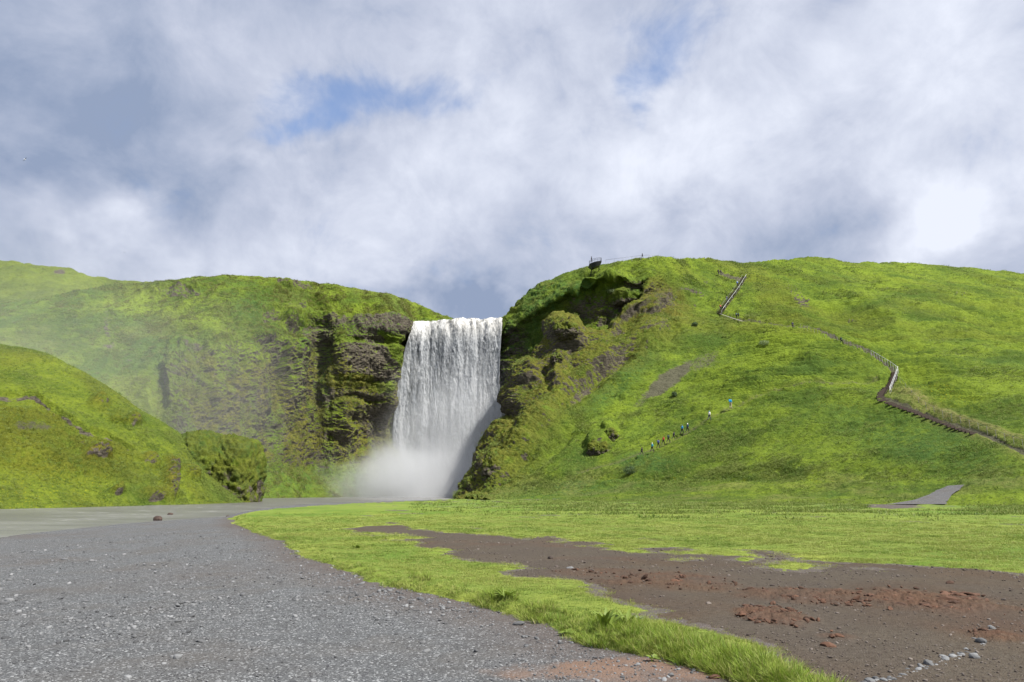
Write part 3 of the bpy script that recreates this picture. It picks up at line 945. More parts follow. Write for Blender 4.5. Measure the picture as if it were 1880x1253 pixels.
verge = [(432, 946), (440, 960), (470, 974), (520, 990), (548, 1012), (600, 1030), (690, 1062), (760, 1078), (860, 1104), (930, 1122), (1000, 1140),
         (1060, 1168), (1120, 1180), (1180, 1192), (1250, 1208), (1330, 1232), (1380, 1252), (1440, 1285), (1490, 1330)]
TURF = [gp(*p) for p in verge] + [(3.1, 3.6), (4.2, 3.2), (60, 3.0), (140, 40), (140, 115), (40, 130), (-10, 140), (-14, 122)] + \
       [gp(*p) for p in [(828, 918.5), (760, 920.5), (700, 922), (620, 925), (560, 928), (500, 931.5), (460, 936)]]
soil_up = [(1620 / 1, 1036)]
SOIL = [gp(*p) for p in [(628, 969), (700, 965), (735, 961), (760, 967), (800, 975), (900, 983), (960, 989), (1000, 996), (1080, 1004), (1130, 1010), (1180, 1015), (1260, 1016), (1340, 1017),
                         (1420, 1021), (1500, 1030), (1580, 1034), (1680, 1039), (1780, 1043), (1880, 1052), (2100, 1064), (2600, 1090)]] + [(30, 4), (30, 0.5), (5.3, 0.5), (3.9, 3.6)] + \
       [gp(*p) for p in [(1620, 1330), (1570, 1280), (1520, 1250), (1450, 1213), (1400, 1180), (1345, 1160), (1270, 1138), (1190, 1128), (1215, 1118), (1130, 1098), (1110, 1078), (1060, 1062), (1000, 1060), (948, 1056), (935, 1048),
                         (952, 1042), (935, 1034), (868, 1028), (812, 1016), (830, 1008), (780, 1003), (766, 995), (700, 990), (690, 981)]]
ISLES = [[gp(*p) for p in q] for q in [
    [(1205, 1023), (1260, 1019), (1286, 1024), (1250, 1029)], [(1345, 1025), (1365, 1021), (1385, 1024), (1370, 1028)],
    [(1390, 1035), (1430, 1028), (1500, 1032), (1535, 1040), (1480, 1047), (1430, 1046), (1385, 1040)],
    [(1560, 1043), (1600, 1040), (1640, 1044), (1600, 1047)], [(650, 986), (720, 983), (790, 986), (740, 991), (680, 990)], [(620, 977), (680, 976), (760, 981), (690, 983)],
    [(1830, 1049), (1880, 1047), (1950, 1052), (1880, 1054)]]]
PATCH = [[gp(*p) for p in q] for q in [
    [(955, 988), (1010, 984), (1040, 990), (1000, 993)], [(1040, 996), (1080, 994), (1100, 999), (1070, 1002)], [(1180, 1004), (1240, 1003), (1250, 1008), (1190, 1008)],
    [(700, 960), (750, 958), (735, 962)], [(600, 971), (640, 969), (640, 972)], [(1385, 1010), (1420, 1014), (1460, 1022), (1400, 1022)], [(640, 946), (700, 944), (690, 947)]]]
PATCH.append([gp(*p) for p in [(1590, 930), (1630, 921), (1690, 922), (1680, 931), (1640, 935)]])
SLAB_RIVER_EDGE = [(-900, 1130), (-400, 1050), (-150, 1008), (0, 984), (100, 973), (200, 963), (300, 956), (400, 950), (418, 944), (440, 939)]
GRAVEL_EDGE = [gp(x, y, -.45) for x, y in SLAB_RIVER_EDGE]


def river_inside(x, y):
    """positive inside the river"""
    g = [gp(x_, y_, -.45) for x_, y_ in SLAB_RIVER_EDGE] + [gp(x_, y_, -.45) for x_, y_ in [(500, 931), (560, 927), (620, 924), (700, 921.5), (760, 920), (836, 919)]] + \
        [(2, 160), (8, 260), (-300, 260), (-300, 20)]
    return dist_poly(x, y, g)


def n2(x, y, size, octv=4, off=0.0):
    return fbm(np.stack([x, y, np.full(x.shape, off)], 1), size, octv, .55, off)


def field_masks(x, y):
    r = np.hypot(x, y)
    k = np.clip(r / 14, .35, 3.0)
    w = (.60 * n2(x, y, 2.6, 4, 2.2) + .34 * n2(x, y, .6, 4, 4.4) + .16 * n2(x, y, .16, 2, 4.8)) * k
    t = dist_poly(x, y, TURF) + np.clip(r / 20, .2, 1) * (.35 * n2(x, y, 1.3, 4, 6.6) + .12 * n2(x, y, .25, 2, 7.1))
    so = dist_poly(x, y, SOIL) + w
    for i in ISLES:
        so = np.minimum(so, -dist_poly(x, y, i) + w)
    for i in PATCH:
        so = np.maximum(so, dist_poly(x, y, i) + w)
    return t, so


def base_z(x, y):
    """bare ground: gravel flat, soil, river bed"""
    r = np.hypot(x, y)
    z = .05 * n2(x, y, 9, 3, 1.1) + .02 * n2(x, y, 2, 3, 1.7) - .03
    riv = river_inside(x, y)
    z = z - .33 * sm(-14, -1, riv) - .75 * sm(-.6, 3.5, riv) - .12 * sm(-1.5, .0, riv)
    # small gravel spit by the brown boulder
    return z, riv


def polar(nu, nv, a0, a1, r0, r1, extra=True):
    al = np.radians(np.linspace(a0, a1, nu))
    inv = np.linspace(1 / r0, 1 / r1, nv)
    # mix of 1/r and log spacing keeps detail both near and far
    rr = np.exp(np.linspace(math.log(r0), math.log(r1), nv)) * .45 + .55 * 1 / inv
    A, R = np.meshgrid(al, rr, indexing='ij')
    return (R * np.sin(A)).ravel(), (R * np.cos(A)).ravel()


def ground_material(name, soil=False):
    m, n, out = material(name)
    P = n.node('ShaderNodeNewGeometry').outputs['Position']
    at_ = n.node('ShaderNodeAttribute', attribute_name='mk')
    s1 = n.node('ShaderNodeSeparateColor')
    n.put(s1.inputs[0], at_.outputs['Color'])
    brown, wet, clay = s1.outputs
    big = n.noise(P, .5, 4, .6)
    med = n.noise(P, 3, 4, .65)
    fin = n.noise(P, 60, 3, .7)
    v1 = n.voro(P, 52, out='Color')
    v2 = n.voro(P, 130, out='Color')
    bw1 = n.node('ShaderNodeSeparateColor')
    n.put(bw1.inputs[0], v1)
    bw2 = n.node('ShaderNodeSeparateColor')
    n.put(bw2.inputs[0], v2)
    d1 = n.voro(P, 52)
    d2 = n.voro(P, 130)
    if not soil:
        base = n.mix(bw2.outputs[0], (.050, .053, .056), (.155, .162, .170))
        base = n.mix(n.ramp(med, .3, .7), n.mix(1.0, base, (.80, .79, .78), 'MULTIPLY'), base)
        base = n.mix(n.ramp(bw1.outputs[1], .82, .97), base, (.27, .28, .29))
        base = n.mix(n.ramp(bw1.outputs[2], .82, .98), base, (.045, .045, .052))
        base = n.mix(n.math('MULTIPLY', n.ramp(big, .45, .7), .45), base, (.095, .086, .078))
        br = n.mix(med, (.062, .048, .042), (.115, .092, .080))
        base = n.mix(n.math('MULTIPLY', brown, n.ramp(fin, .25, .6)), base, br)
        cl = n.mix(med, (.12, .080, .060), (.19, .130, .100))
        base = n.mix(n.math('MULTIPLY', clay, n.ramp(n.noise(P, 1.2, 5, .7), .25, .55)), base, cl)
    else:
        base = n.mix(med, (.046, .033, .023), (.094, .069, .047))
        base = n.mix(n.math('MULTIPLY', n.ramp(bw2.outputs[0], .80, .97), .6), base, (.17, .15, .135))
        base = n.mix(n.math('MULTIPLY', brown, n.ramp(fin, .2, .7)), base, (.078, .070, .058))
        cl = n.mix(fin, (.060, .032, .021), (.130, .074, .048))
        base = n.mix(n.math('MULTIPLY', clay, n.ramp(n.noise(P, 1.6, 5, .7), .2, .6)), base, cl)
        base = n.mix(n.math('MULTIPLY', n.ramp(big, .35, .65), .4), base, (.060, .050, .045))
        fm = n.noise(P, 14, 5, .75)
        base = n.mix(n.ramp(fm, .52, .30, .0, .65), base, (.030, .022, .017))
        base = n.mix(n.ramp(fm, .55, .75, .0, .5), base, (.14, .115, .095))
    base = n.mix(wet, base, n.mix(1.0, base, (.5, .5, .52), 'MULTIPLY'))
    h = n.math('ADD', n.math('MULTIPLY', d1, -.9), n.math('ADD', n.math('MULTIPLY', d2, -.4), n.math('MULTIPLY', fin, .25)))
    principled(n, out, base, .95, n.math('ADD', h, n.math('MULTIPLY', n.noise(P, 14, 5, .75), 1.6)) if soil else h, .7, .016, .08)
    return m


def build_ground():
    nu, nv = 820, 480
    x, y = polar(nu, nv, -46, 46, 2.6, 330)
    z, riv = base_z(x, y)
    r = np.hypot(x, y)
    z += (.012 * n2(x, y, .25, 3, 9.9)) * (r < 40)
    t, so = field_masks(x, y)
    brown = np.clip(sm(-1.6, .2, t) * .9 + .3 * sm(.0, .5, n2(x, y, 6, 4, 12)), 0, 1)
    cx, cy = gp(1190, 1228)
    clay = sm(.0, .35, n2(x, y, 1.4, 3, 14) + .75 - np.hypot((x - cx) / 1.9, (y - cy) / .75))
    wet = sm(-.9, -.1, riv)
    V = np.stack([x, y, z], 1)
    o = mesh_obj('gravel_ground', V, grid_faces(nu, nv)[:, ::-1], ground_material('gravel'), attrs={'mk': pack(brown, wet, clay, 1 + 0 * x)})
    tag(o, 'flat grey volcanic gravel ground beside the river in the left foreground', kind='structure')
    # ground all around, out to the horizon, slightly below
    rr = np.concatenate([[0.01], np.exp(np.linspace(math.log(1.5), math.log(6000), 40))])
    aa = np.linspace(0, 2 * PI, 97)
    A, R = np.meshgrid(aa, rr, indexing='ij')
    V = np.stack([(R * np.sin(A)).ravel(), (R * np.cos(A)).ravel(), np.where((R < 2.8) | ((np.abs(A - PI) < PI - math.radians(45.0)) & (R * np.sin(A) > -25) & (R < 120)), -.12, -1.6).ravel()], 1)
    o = mesh_obj('ground', V, grid_faces(97, 41)[:, ::-1], bpy.data.materials['gravel'], attrs={'mk': pack(.4 + 0 * V[:, 0], 0 * V[:, 0], 0 * V[:, 0], 1 + 0 * V[:, 0])})
    tag(o, 'dark plain of gravel reaching to the horizon', kind='structure')

    # ---- brown soil sheet
    nu, nv = 1000, 340
    x, y = polar(nu, nv, -16, 46, 2.8, 62)
    zb, _ = base_z(x, y)
    t, so = field_masks(x, y)
    V, Fq, idx = cut(x, y, so, -.5, nu, nv)
    xs, ys = x[idx], y[idx]
    sos = so[idx]
    cl = clod_mask(xs, ys)
    zz = zb[idx] + .006 + .05 * sm(-.5, .3, sos) - .045 + .012 * n2(xs, ys, .6, 3, 15) + .004 * n2(xs, ys, .12, 2, 16)
    zz += cl * (.075 * np.maximum(0, fbm(np.stack([xs, ys, 0 * xs], 1), .28, 4, .6, 4, ridge=True) - .05) + .02 * n2(xs, ys, .9, 2, 17))
    grey = sm(.0, .4, n2(xs, ys, 5, 4, 22) + .25 - .5 * cl)
    clay = np.clip(.85 * cl + .45 * sm(.1, .4, n2(xs, ys, 4, 4, 25)), 0, 1)
    wet = np.zeros(len(xs))
    o = mesh_obj('bare_soil', np.stack([xs, ys, zz], 1), Fq, ground_material('soil', True), attrs={'mk': pack(grey, wet, clay, 1 + 0 * xs)})
    tag(o, 'bare brown soil worn into the grass on the right', kind='structure')

    # ---- turf
    nu, nv = 1150, 500
    x, y = polar(nu, nv, -26, 46, 3.0, 145)
    zb, riv = base_z(x, y)
    t, so = field_masks(x, y)
    g = np.minimum(t, -so)
    V, Fq, idx = cut(x, y, g, -.35, nu, nv)
    xs, ys = x[idx], y[idx]
    ts, ss = t[idx], so[idx]
    rs = np.hypot(xs, ys)
    zz = turf_z(xs, ys, ts, ss)
    yel = np.clip(.75 * sm(-.1, .4, n2(xs, ys, 7, 4, 32)) + .6 * (1 - sm(0, 1.2, -ss)) + .7 * (1 - sm(0, .7, ts)), 0, 1)
    lush = sm(.0, .35, n2(xs, ys, 11, 4, 35) + .15 * (rs > 45))
    tall = sm(58, 70, rs)
    o = mesh_obj('grass_field', np.stack([xs, ys, zz], 1), Fq, turf_material(), attrs={'mk': pack(yel, lush, tall, 1 + 0 * xs)})
    tag(o, 'flat bright green grass field between the gravel and the hills', kind='structure')


def cut(x, y, m, thr, nu, nv):
    keep = (m > thr).reshape(nu, nv)
    q = grid_faces(nu, nv)[:, ::-1]
    kf = keep.ravel()[q].any(1)
    q = q[kf]
    idx, inv = np.unique(q.ravel(), return_inverse=True)
    return None, inv.reshape(-1, 4).astype(np.int32), idx


def clod_mask(x, y):
    c = np.zeros(x.shape)
    for (px, py, rx, ry, amp) in [(1700, 1103, 130, 20, 1.0), (1480, 1090, 150, 14, .8), (1410, 1128, 60, 18, .95), (1210, 1062, 120, 12, .6), (1090, 1050, 100, 8, .5), (1530, 1165, 40, 7, .5), (1290, 1075, 90, 10, .5), (1845, 1170, 50, 10, .7)]:
        gx, gy = gp(px, py)
        sx = abs(gp(px + rx, py)[0] - gx)
        sy = abs(gp(px, py - ry)[1] - gy)
        c = np.maximum(c, amp * (1 - sm(.55, 1.25, np.hypot((x - gx) / sx, (y - gy) / sy) + .5 * n2(x, y, .9, 3, 41))))
    return c


def turf_z(x, y, t, s):
    zb, riv = base_z(x, y)
    r = np.hypot(x, y)
    edge = sm(-.22, .25, t)
    sed = sm(-.25, .5, -s)
    z = zb * .6 - .07 + edge * sed * (.085 + .045 * (1 - sm(.0, 1.5, t)) * (1 + n2(x, y, 1.1, 2, 51)))
    z += .02 * n2(x, y, .7, 3, 52) * edge + .008 * n2(x, y, .15, 2, 53) * edge
    z += .06 * n2(x, y, 5, 3, 54) * sm(8, 25, r)
    far = sm(60, 85, y)
    z += far * (.12 * n2(x, y, 3, 3, 55) + .06 * n2(x, y, 1.0, 2, 56))
    z += .5 * sm(2, 6, riv) * -1
    return z


def turf_material():
    m, n, out = material('lawn')
    P = n.node('ShaderNodeNewGeometry').outputs['Position']
    at_ = n.node('ShaderNodeAttribute', attribute_name='mk')
    s1 = n.node('ShaderNodeSeparateColor')
    n.put(s1.inputs[0], at_.outputs['Color'])
    ye, lu, ta = s1.outputs
    big = n.noise(P, .35, 5, .62)
    st = n.mapping(P, (1, 2.4, 1))
    med = n.noise(st, 2.2, 5, .7)
    fin = n.noise(P, 38, 4, .75)
    f = n.math('ADD', n.math('MULTIPLY', med, .6), n.math('MULTIPLY', fin, .45))
    g = n.mix(n.ramp(f, .38, .68), (.090, .138, .022), (.190, .250, .042))
    g = n.mix(n.math('MULTIPLY', lu, n.ramp(med, .3, .6)), g, (.078, .150, .016))
    g = n.mix(n.math('MULTIPLY', ye, n.math('MULTIPLY', n.ramp(big, .3, .65), .75)), g, (.245, .275, .050))
    g = n.mix(n.math('MULTIPLY', n.ramp(med, .58, .75), .3), g, (.26, .27, .09))
    g = n.mix(n.math('MULTIPLY', ta, n.math('MULTIPLY', n.ramp(big, .4, .6), .5)), g, (.12, .17, .04))
    fl = n.math('MULTIPLY', ta, n.ramp(n.noise(P, 4, 2, .5), .66, .72))
    g = n.mix(n.math('MULTIPLY', fl, .6), g, (.4, .36, .02))
    h = n.math('ADD', n.noise(P, 24, 4, .8), n.math('MULTIPLY', med, 1.5))
    principled(n, out, g, .9, h, .8, .05, .15)
    return m


build_ground()


# ================================================================== WATER
def water_material():
    m, n, out = material('river_water')
    P = n.node('ShaderNodeNewGeometry').outputs['Position']
    q = n.mapping(P, (.35, 1.0, 1), (0, 0, -.35))
    w = n.noise(q, 2.6, 5, .65)
    w2 = n.noise(q, .25, 4, .6)
    c = n.mix(n.ramp(w2, .35, .65), (.100, .098, .096), (.150, .148, .146))
    foam = n.math('MULTIPLY', n.ramp(n.noise(q, 1.3, 5, .75), .57, .70), n.ramp(w2, .38, .6))
    c = n.mix(foam, c, (.45, .46, .46))
    b = principled(n, out, c, n.ramp(foam, 0, 1, .28, .8), w, .9, .10, .35)
    return m


def build_river():
    nu, nv = 420, 420
    xs = np.linspace(-150, 14, nu)
    ys = np.linspace(14, 262, nv)
    X, Y = np.meshgrid(xs, ys, indexing='ij')
    x, y = X.ravel(), Y.ravel()
    z = -.45 + .03 * n2(x, y, 3.5, 3, 61) + .02 * n2(x, y, 1.2, 2, 62)
    riv = river_inside(x, y)
    _, Fq, idx = cut(x, y, riv, -1.8, nu, nv)
    o = mesh_obj('river', np.stack([x[idx], y[idx], z[idx]], 1), Fq[:, ::-1], water_material())
    tag(o, 'shallow grey river flowing from the foot of the waterfall', kind='structure')


build_river()


def fall_material(name, seed, lo, hi, k):
    m, n, out = material(name)
    tc = n.node('ShaderNodeTexCoord').outputs['UV']
    P = n.node('ShaderNodeNewGeometry').outputs['Position']
    at_ = n.node('ShaderNodeAttribute', attribute_name='mk')
    s1 = n.node('ShaderNodeSeparateColor')
    n.put(s1.inputs[0], at_.outputs['Color'])
    topm, cov, hgt = s1.outputs
    q = n.mapping(P, (1.0, 1.0, .12), loc=(seed, 0, 0))
    a = n.noise(q, .55, 5, .6, .3)
    q2 = n.mapping(P, (1.0, 1.0, .42), loc=(seed * 2, 0, 0))
    b = n.noise(q2, 1.9, 6, .72, .8)
    f = n.math('ADD', n.math('MULTIPLY', a, .6), n.math('MULTIPLY', b, .45))
    col = n.mix(n.ramp(f, .36, .66), (.10, .115, .135), (.25, .262, .28))
    # sunlight painted in as a paler top; brownish silt in the lip
    col = n.mix(n.ramp(hgt, .0, .16, .75, 0.0), col, n.mix(n.ramp(f, .40, .60), (.34, .33, .31), (.80, .80, .79)))
    col = n.mix(n.math('MULTIPLY', topm, n.ramp(b, .5, .7)), col, (.30, .26, .21))
    al = n.ramp(n.math('ADD', f, n.math('MULTIPLY', n.math('SUBTRACT', cov, .5), .6)), lo, hi)
    bs = n.node('ShaderNodeBsdfPrincipled')
    n.put(bs.inputs['Base Color'], col)
    bs.inputs['Roughness'].default_value = .6
    bs.inputs['Specular IOR Level'].default_value = .3
    n.put(bs.inputs['Alpha'], al)
    bn = n.node('ShaderNodeBump')
    bn.inputs['Strength'].default_value = .8
    bn.inputs['Distance'].default_value = .35
    n.put(bn.inputs['Height'], f)
    n.l.new(bn.outputs[0], bs.inputs['Normal'])
    tr = n.node('ShaderNodeBsdfTranslucent')
    n.put(tr.inputs['Color'], col)
    # a share of the light passes through the falling water
    mx = n.node('ShaderNodeMixShader')
    mx.inputs[0].default_value = .0
    n.l.new(bs.outputs[0], mx.inputs[1])
    n.l.new(tr.outputs[0], mx.inputs[2])
    n.l.new(mx.outputs[0], out.inputs['Surface'])
    return m


def build_falls():
    root = bpy.data.objects.new('waterfall', None)
    COL.objects.link(root)
    lipL, lipR = at(764, 594, 230), at(923, 585, 229)
    tag(root, 'broad white waterfall dropping from the clifftop into spray between the two hills', 'waterfall')
    for li, (off, seed, lo, hi, nm) in enumerate([(0.0, 0.0, .10, .26, 'water_curtain'), (-1.1, 31.0, .46, .66, 'water_strands')]):
        nu, nv = 380, 620
        u = np.linspace(0, 1, nu)
        v = np.linspace(-.06, 1, nv)
        U, V = np.meshgrid(u, v, indexing='ij')
        U, V = U.ravel(), V.ravel()
        H = 59.0
        fall = np.clip(V, 0, 1)
        flat = np.clip(-V / .06, 0, 1)
        # left side widens downwards, right side stays about upright
        pyv = 590 + fall * 330
        lx = np.interp(pyv, [590, 610, 640, 700, 760, 820, 860, 925], [760, 753, 745, 732, 724, 719, 716, 708])
        rx = np.interp(pyv, [590, 640, 700, 760, 800, 925], [923, 919, 917, 919, 925, 930])
        PX = lx + (rx - lx) * U
        ztop = lipL[2] + (lipR[2] - lipL[2]) * U
        z = ztop * (1 - fall) + (-.6) * fall
        out_ = 4.2 * np.sqrt(fall) + 2.0 * fall
        D = 228.0 - out_ + off + 11 * flat + 1.5 * np.sin(U * 9) * .5
        z = z + .35 * flat * 0 - .45 * sm(0, .03, fall) * 0
        zc = D * CP + (z - CAM_H) * SP
        X = (PX - CXP) / F_PX * zc
        P = np.stack([X, D, z], 1)
        Q = P * np.array([1, .0, .09]) + np.array([seed, 0, 0])
        str_ = fbm(Q, 5.5, 3, .5, 3 + seed) * 2.4 + fbm(Q * np.array([1, 1, 3.5]), 1.3, 3, .55, 5 + seed) * .22
        R = P * np.array([1, 1, .35]) + seed
        lump = fbm(R, 1.6, 4, .6, 7, ridge=True) * .35 + fbm(R, .7, 2, .6, 9) * .2
        edge = sm(0, .04, U) * sm(1, .97, U)
        dd = (str_ * sm(-.02, .12, V) + lump * (.4 + .6 * sm(0, .2, fall)))
        P[:, 1] -= dd * (.3 + .7 * edge)
        P[:, 0] += .5 * fbm(P * np.array([.3, 0, 1]), 4, 3, .5, 13) * (1 - edge)
        P[:, 2] += .30 * fbm(P * np.array([1, .3, 1]), 1.1, 3, .6, 15) * (V < .03) + .6 * fbm(P * np.array([1, .3, 1]), 4, 2, .6, 16) * (V < .03)
        cov = .5 + .35 * fbm(Q, 5, 2, .5, 11) + .35 * (1 - edge) * fbm(R, 2, 3, .6, 17) - (.35 * (1 - sm(0, .012, U)) + .35 * (1 - sm(1, .99, U)))
        cov = cov + (.25 * (1 - sm(.02, .12, fall)) if li == 0 else .1)
        topm = (1 - sm(.01, .12, fall)) * sm(.30, .45, U) * .8
        me = mesh_obj(nm, P, grid_faces(nu, nv), fall_material(nm, seed, lo, hi, li), parent=root, attrs={'mk': pack(topm, cov, fall, 1 + 0 * U)})


build_falls()


def spray_material(name, dens, kind):
    m, n, out = material(name)
    tc = n.node('ShaderNodeTexCoord').outputs['Object']
    sp = n.node('ShaderNodeSeparateXYZ')
    n.put(sp.inputs[0], tc)
    x, y, z = sp.outputs
    # distance from the centre of the ellipsoid, object space is -1..1
    r = n.vmath('LENGTH', tc)
    P = n.node('ShaderNodeNewGeometry').outputs['Position']
    nz = n.noise(P, .075 if kind else .03, 6, .62, .8)
    edge = n.ramp(r, .25, .98, 1, 0)
    k = n.ramp(n.math('ADD', edge, n.math('MULTIPLY', n.math('SUBTRACT', nz, .5), 1.6 if kind else 1.2)), .05, .95, 0, 1)
    k = n.math('MULTIPLY', k, n.ramp(r, .80, .99, 1, 0))
    dn = n.math('MULTIPLY', k, dens)
    v = n.node('ShaderNodeVolumePrincipled')
    v.inputs['Color'].default_value = (.95, .97, 1.0, 1)
    n.put(v.inputs['Density'], dn)
    v.inputs['Anisotropy'].default_value = .3
    n.l.new(v.outputs[0], out.inputs['Volume'])
    return m


def spray(name, c, size, dens, kind, label):
    me = bpy.data.meshes.new(name)
    import bmesh
    bm = bmesh.new()
    bmesh.ops.create_icosphere(bm, subdivisions=4, radius=1)
    bm.to_mesh(me)
    bm.free()
    me.materials.append(spray_material(name, dens, kind))
    o = bpy.data.objects.new(name, me)
    COL.objects.link(o)
    o.location = c
    o.scale = size
    tag(o, label, kind='stuff')


spray('spray_mist', (-28, 207, 1), (42, 25, 20), .09, 1, 'dense white spray boiling up at the foot of the waterfall')
spray('rising_mist', (-16, 212, 12), (36, 20, 40), .034, 1, 'thin spray hanging in front of the lower half of the waterfall')
spray('drifting_mist', (-100, 140, 18), (85, 60, 50), .0036, 0, 'thin pale mist drifting down the valley over the left slopes')
#@@PART3


# ================================================================== MORE LAND : path, outcrop, boulder
def drape(S, L, R, nL, nR, lift, name, mat, label, kind='structure'):
    def samp(pts, k):
        pts = np.array(pts, float)
        t = np.linspace(0, len(pts) - 1, k)
        return np.stack([np.interp(t, np.arange(len(pts)), pts[:, i]) for i in (0, 1)], 1)
    a, b = samp(L, nL), samp(R, nL)
    a[:, 0] += rng.normal(0, 2.2, nL)
    b[:, 0] += rng.normal(0, 2.2, nL)
    rows = []
    for p, q in zip(a, b):
        for j in range(nR):
            u = p + (q - p) * j / (nR - 1)
            w = S.find(*u)
            w = at(u[0], u[1], w[1])
            w[2] += lift
            rows.append(w)
    rows = np.array(rows)
    G = rows.reshape(nL, nR, 3)
    for _ in range(3):
        G[1:-1] = (G[:-2] + G[1:-1] * 2 + G[2:]) / 4
    o = mesh_obj(name, G.reshape(-1, 3), grid_faces(nL, nR)[:, ::-1], mat, attrs={'mk': pack(np.full(nL * nR, .25), np.zeros(nL * nR), np.zeros(nL * nR), np.ones(nL * nR))})
    tag(o, label, kind=kind)
    return o


M_gravel = bpy.data.materials['gravel']


def far_path():
    pts = [(1015, 915.0), (1080, 914.0), (1150, 914.6), (1220, 915.2), (1290, 916.6), (1350, 917.6), (1385, 919)]
    G = []
    for px, py in pts:
        x, y = gp(px, py, .22)
        for dy in (-1.6, 0, 1.6):
            xx, yy = np.array([x]), np.array([y + dy])
            t_, so_ = field_masks(xx, yy)
            G.append((x, y + dy, float(turf_z(xx, yy, t_, so_)[0]) + .09))
    G = np.array(G).reshape(len(pts), 3, 3)
    G = crspline(G, 60)
    o = mesh_obj('far_path', G.reshape(-1, 3), grid_faces(60, 3)[:, ::-1], M_gravel, attrs={'mk': pack(*(np.zeros(180),) * 3, np.ones(180))})
    tag(o, 'thin pale gravel path crossing the far edge of the field', kind='structure')


far_path()
drape(HILL, PATH_L, PATH_R, 40, 9, .07, 'gravel_path', M_gravel, 'grey gravel footpath climbing onto the grassy bench at right')


def blob_rock(name, c, size, sub, amp, seed, mat, pnorm=2.6, size_n=1.0, parent=None, attrs=True, mossy=1.0, link=True, rocky=0.0):
    import bmesh
    bm = bmesh.new()
    bmesh.ops.create_icosphere(bm, subdivisions=sub, radius=1)
    V = np.array([v.co[:] for v in bm.verts])
    Fq = np.array([[v.index for v in f.verts] for f in bm.faces])
    bm.free()
    V /= (np.sum(np.abs(V) ** pnorm, 1) ** (1 / pnorm))[:, None]
    N = V / np.linalg.norm(V, axis=1)[:, None]
    P = V * np.array(size)
    W_ = P + seed * 3.7
    P = P + N * (amp * (1.2 * fbm(W_, 3.2 * size_n, 3, .55, 3) + .75 * fbm(W_, 1.3 * size_n, 4, .62, 7, ridge=True) + .3 * fbm(W_, .5 * size_n, 2, .6, 9, ridge=True)))[:, None]
    at_ = None
    if attrs:
        nz = N[:, 2]
        rock = rocky + .45 * (1 - sm(-.3, .3, nz)) + .35 * sm(.0, .3, fbm(W_, 2, 3, .6, 12))
        z0_ = 0 * nz
        at_ = {'mk': pack(rock, z0_ + mossy, z0_, z0_ + 1), 'mk2': pack(z0_, z0_, 1.0 * sm(-.25, .15, fbm(W_, 2.5, 3, .6, 15)), z0_)}
    o = mesh_obj(name, P, Fq, mat, parent=parent, attrs=at_, link=link)
    o.location = c
    return o


c = at(430, 862, 121)
o = blob_rock('mossy_outcrop', (c[0], c[1] + 1, 3.6), (3.5, 5.0, 6.6), 6, 1.0, 1, M_hill, 3.6, mossy=.6)
tag(o, 'blocky moss-covered rock outcrop at the end of the left slope beside the river', 'rock outcrop')
c = at(368, 822, 119)
o = blob_rock('mossy_outcrop', (c[0], c[1] + 1, 5.6), (4.3, 4.6, 5.6), 6, 1.0, 5, M_hill, 2.4, mossy=.5)
tag(o, 'rounded leafy green rock hump above and left of the blocky river outcrop', 'rock outcrop')
# small rock teeth on the right spur and slope
for (px, py, w, h, dp, lab) in [(1038, 604, 3.6, 2.6, 3, 'pointed mossy rock pinnacle on top of the right spur near the dark hollow'),
                                (906, 850, 2.0, 3.4, 2.2, 'dark brown mossy crag at the bottom of the spur beside the waterfall spray'),
                                (1100, 822, 2.4, 1.6, 2, 'low olive rock outcrop alone on the lower grass slope above the bench'),
                                (1121, 795, 1.2, 1.2, 1.2, 'small dark rock knob just above the low olive outcrop'),
                                (1021, 656, 1.3, 1.5, 1.4, 'small bare grey rock tooth on the spur above a mossy bulge')]:
    p = HILL.find(px, py)
    o = blob_rock('mossy_rock', (p[0], p[1] + .25 * dp, p[2] - .25 * h), (w * .85, dp * .85, h * .85), 5, 1.0, px, M_hill, 2.3, .6, mossy=.7, rocky=.16)
    tag(o, lab, 'rock')

M_brownrock = simple_mat('brown_rock', (.050, .034, .028), .85, .4, 6)
g0 = gp(290, 955, -.40)
o = blob_rock('river_boulder', (g0[0], g0[1], -.34), (.25, .19, .19), 4, .06, 3, M_brownrock, 2.3, .14, attrs=False)
tag(o, 'reddish brown boulder at the edge of the river by the gravel', 'boulder')
for (px, py, w) in [(313, 944, .22), (418, 948, .10)]:
    g0 = gp(px, py, -.40)
    o = blob_rock('river_stone', (g0[0], g0[1], -.42), (w, w * .7, w * .5), 3, .05, px, M_brownrock, 2.3, .14, attrs=False)
    tag(o, {313: 'small dark stone standing in the water just past the brown boulder', 418: 'tiny dark stone at the tip of the grass where the river narrows'}[px], 'stone')


# ================================================================== SCATTER (uncountable stuff)
SRC = {}


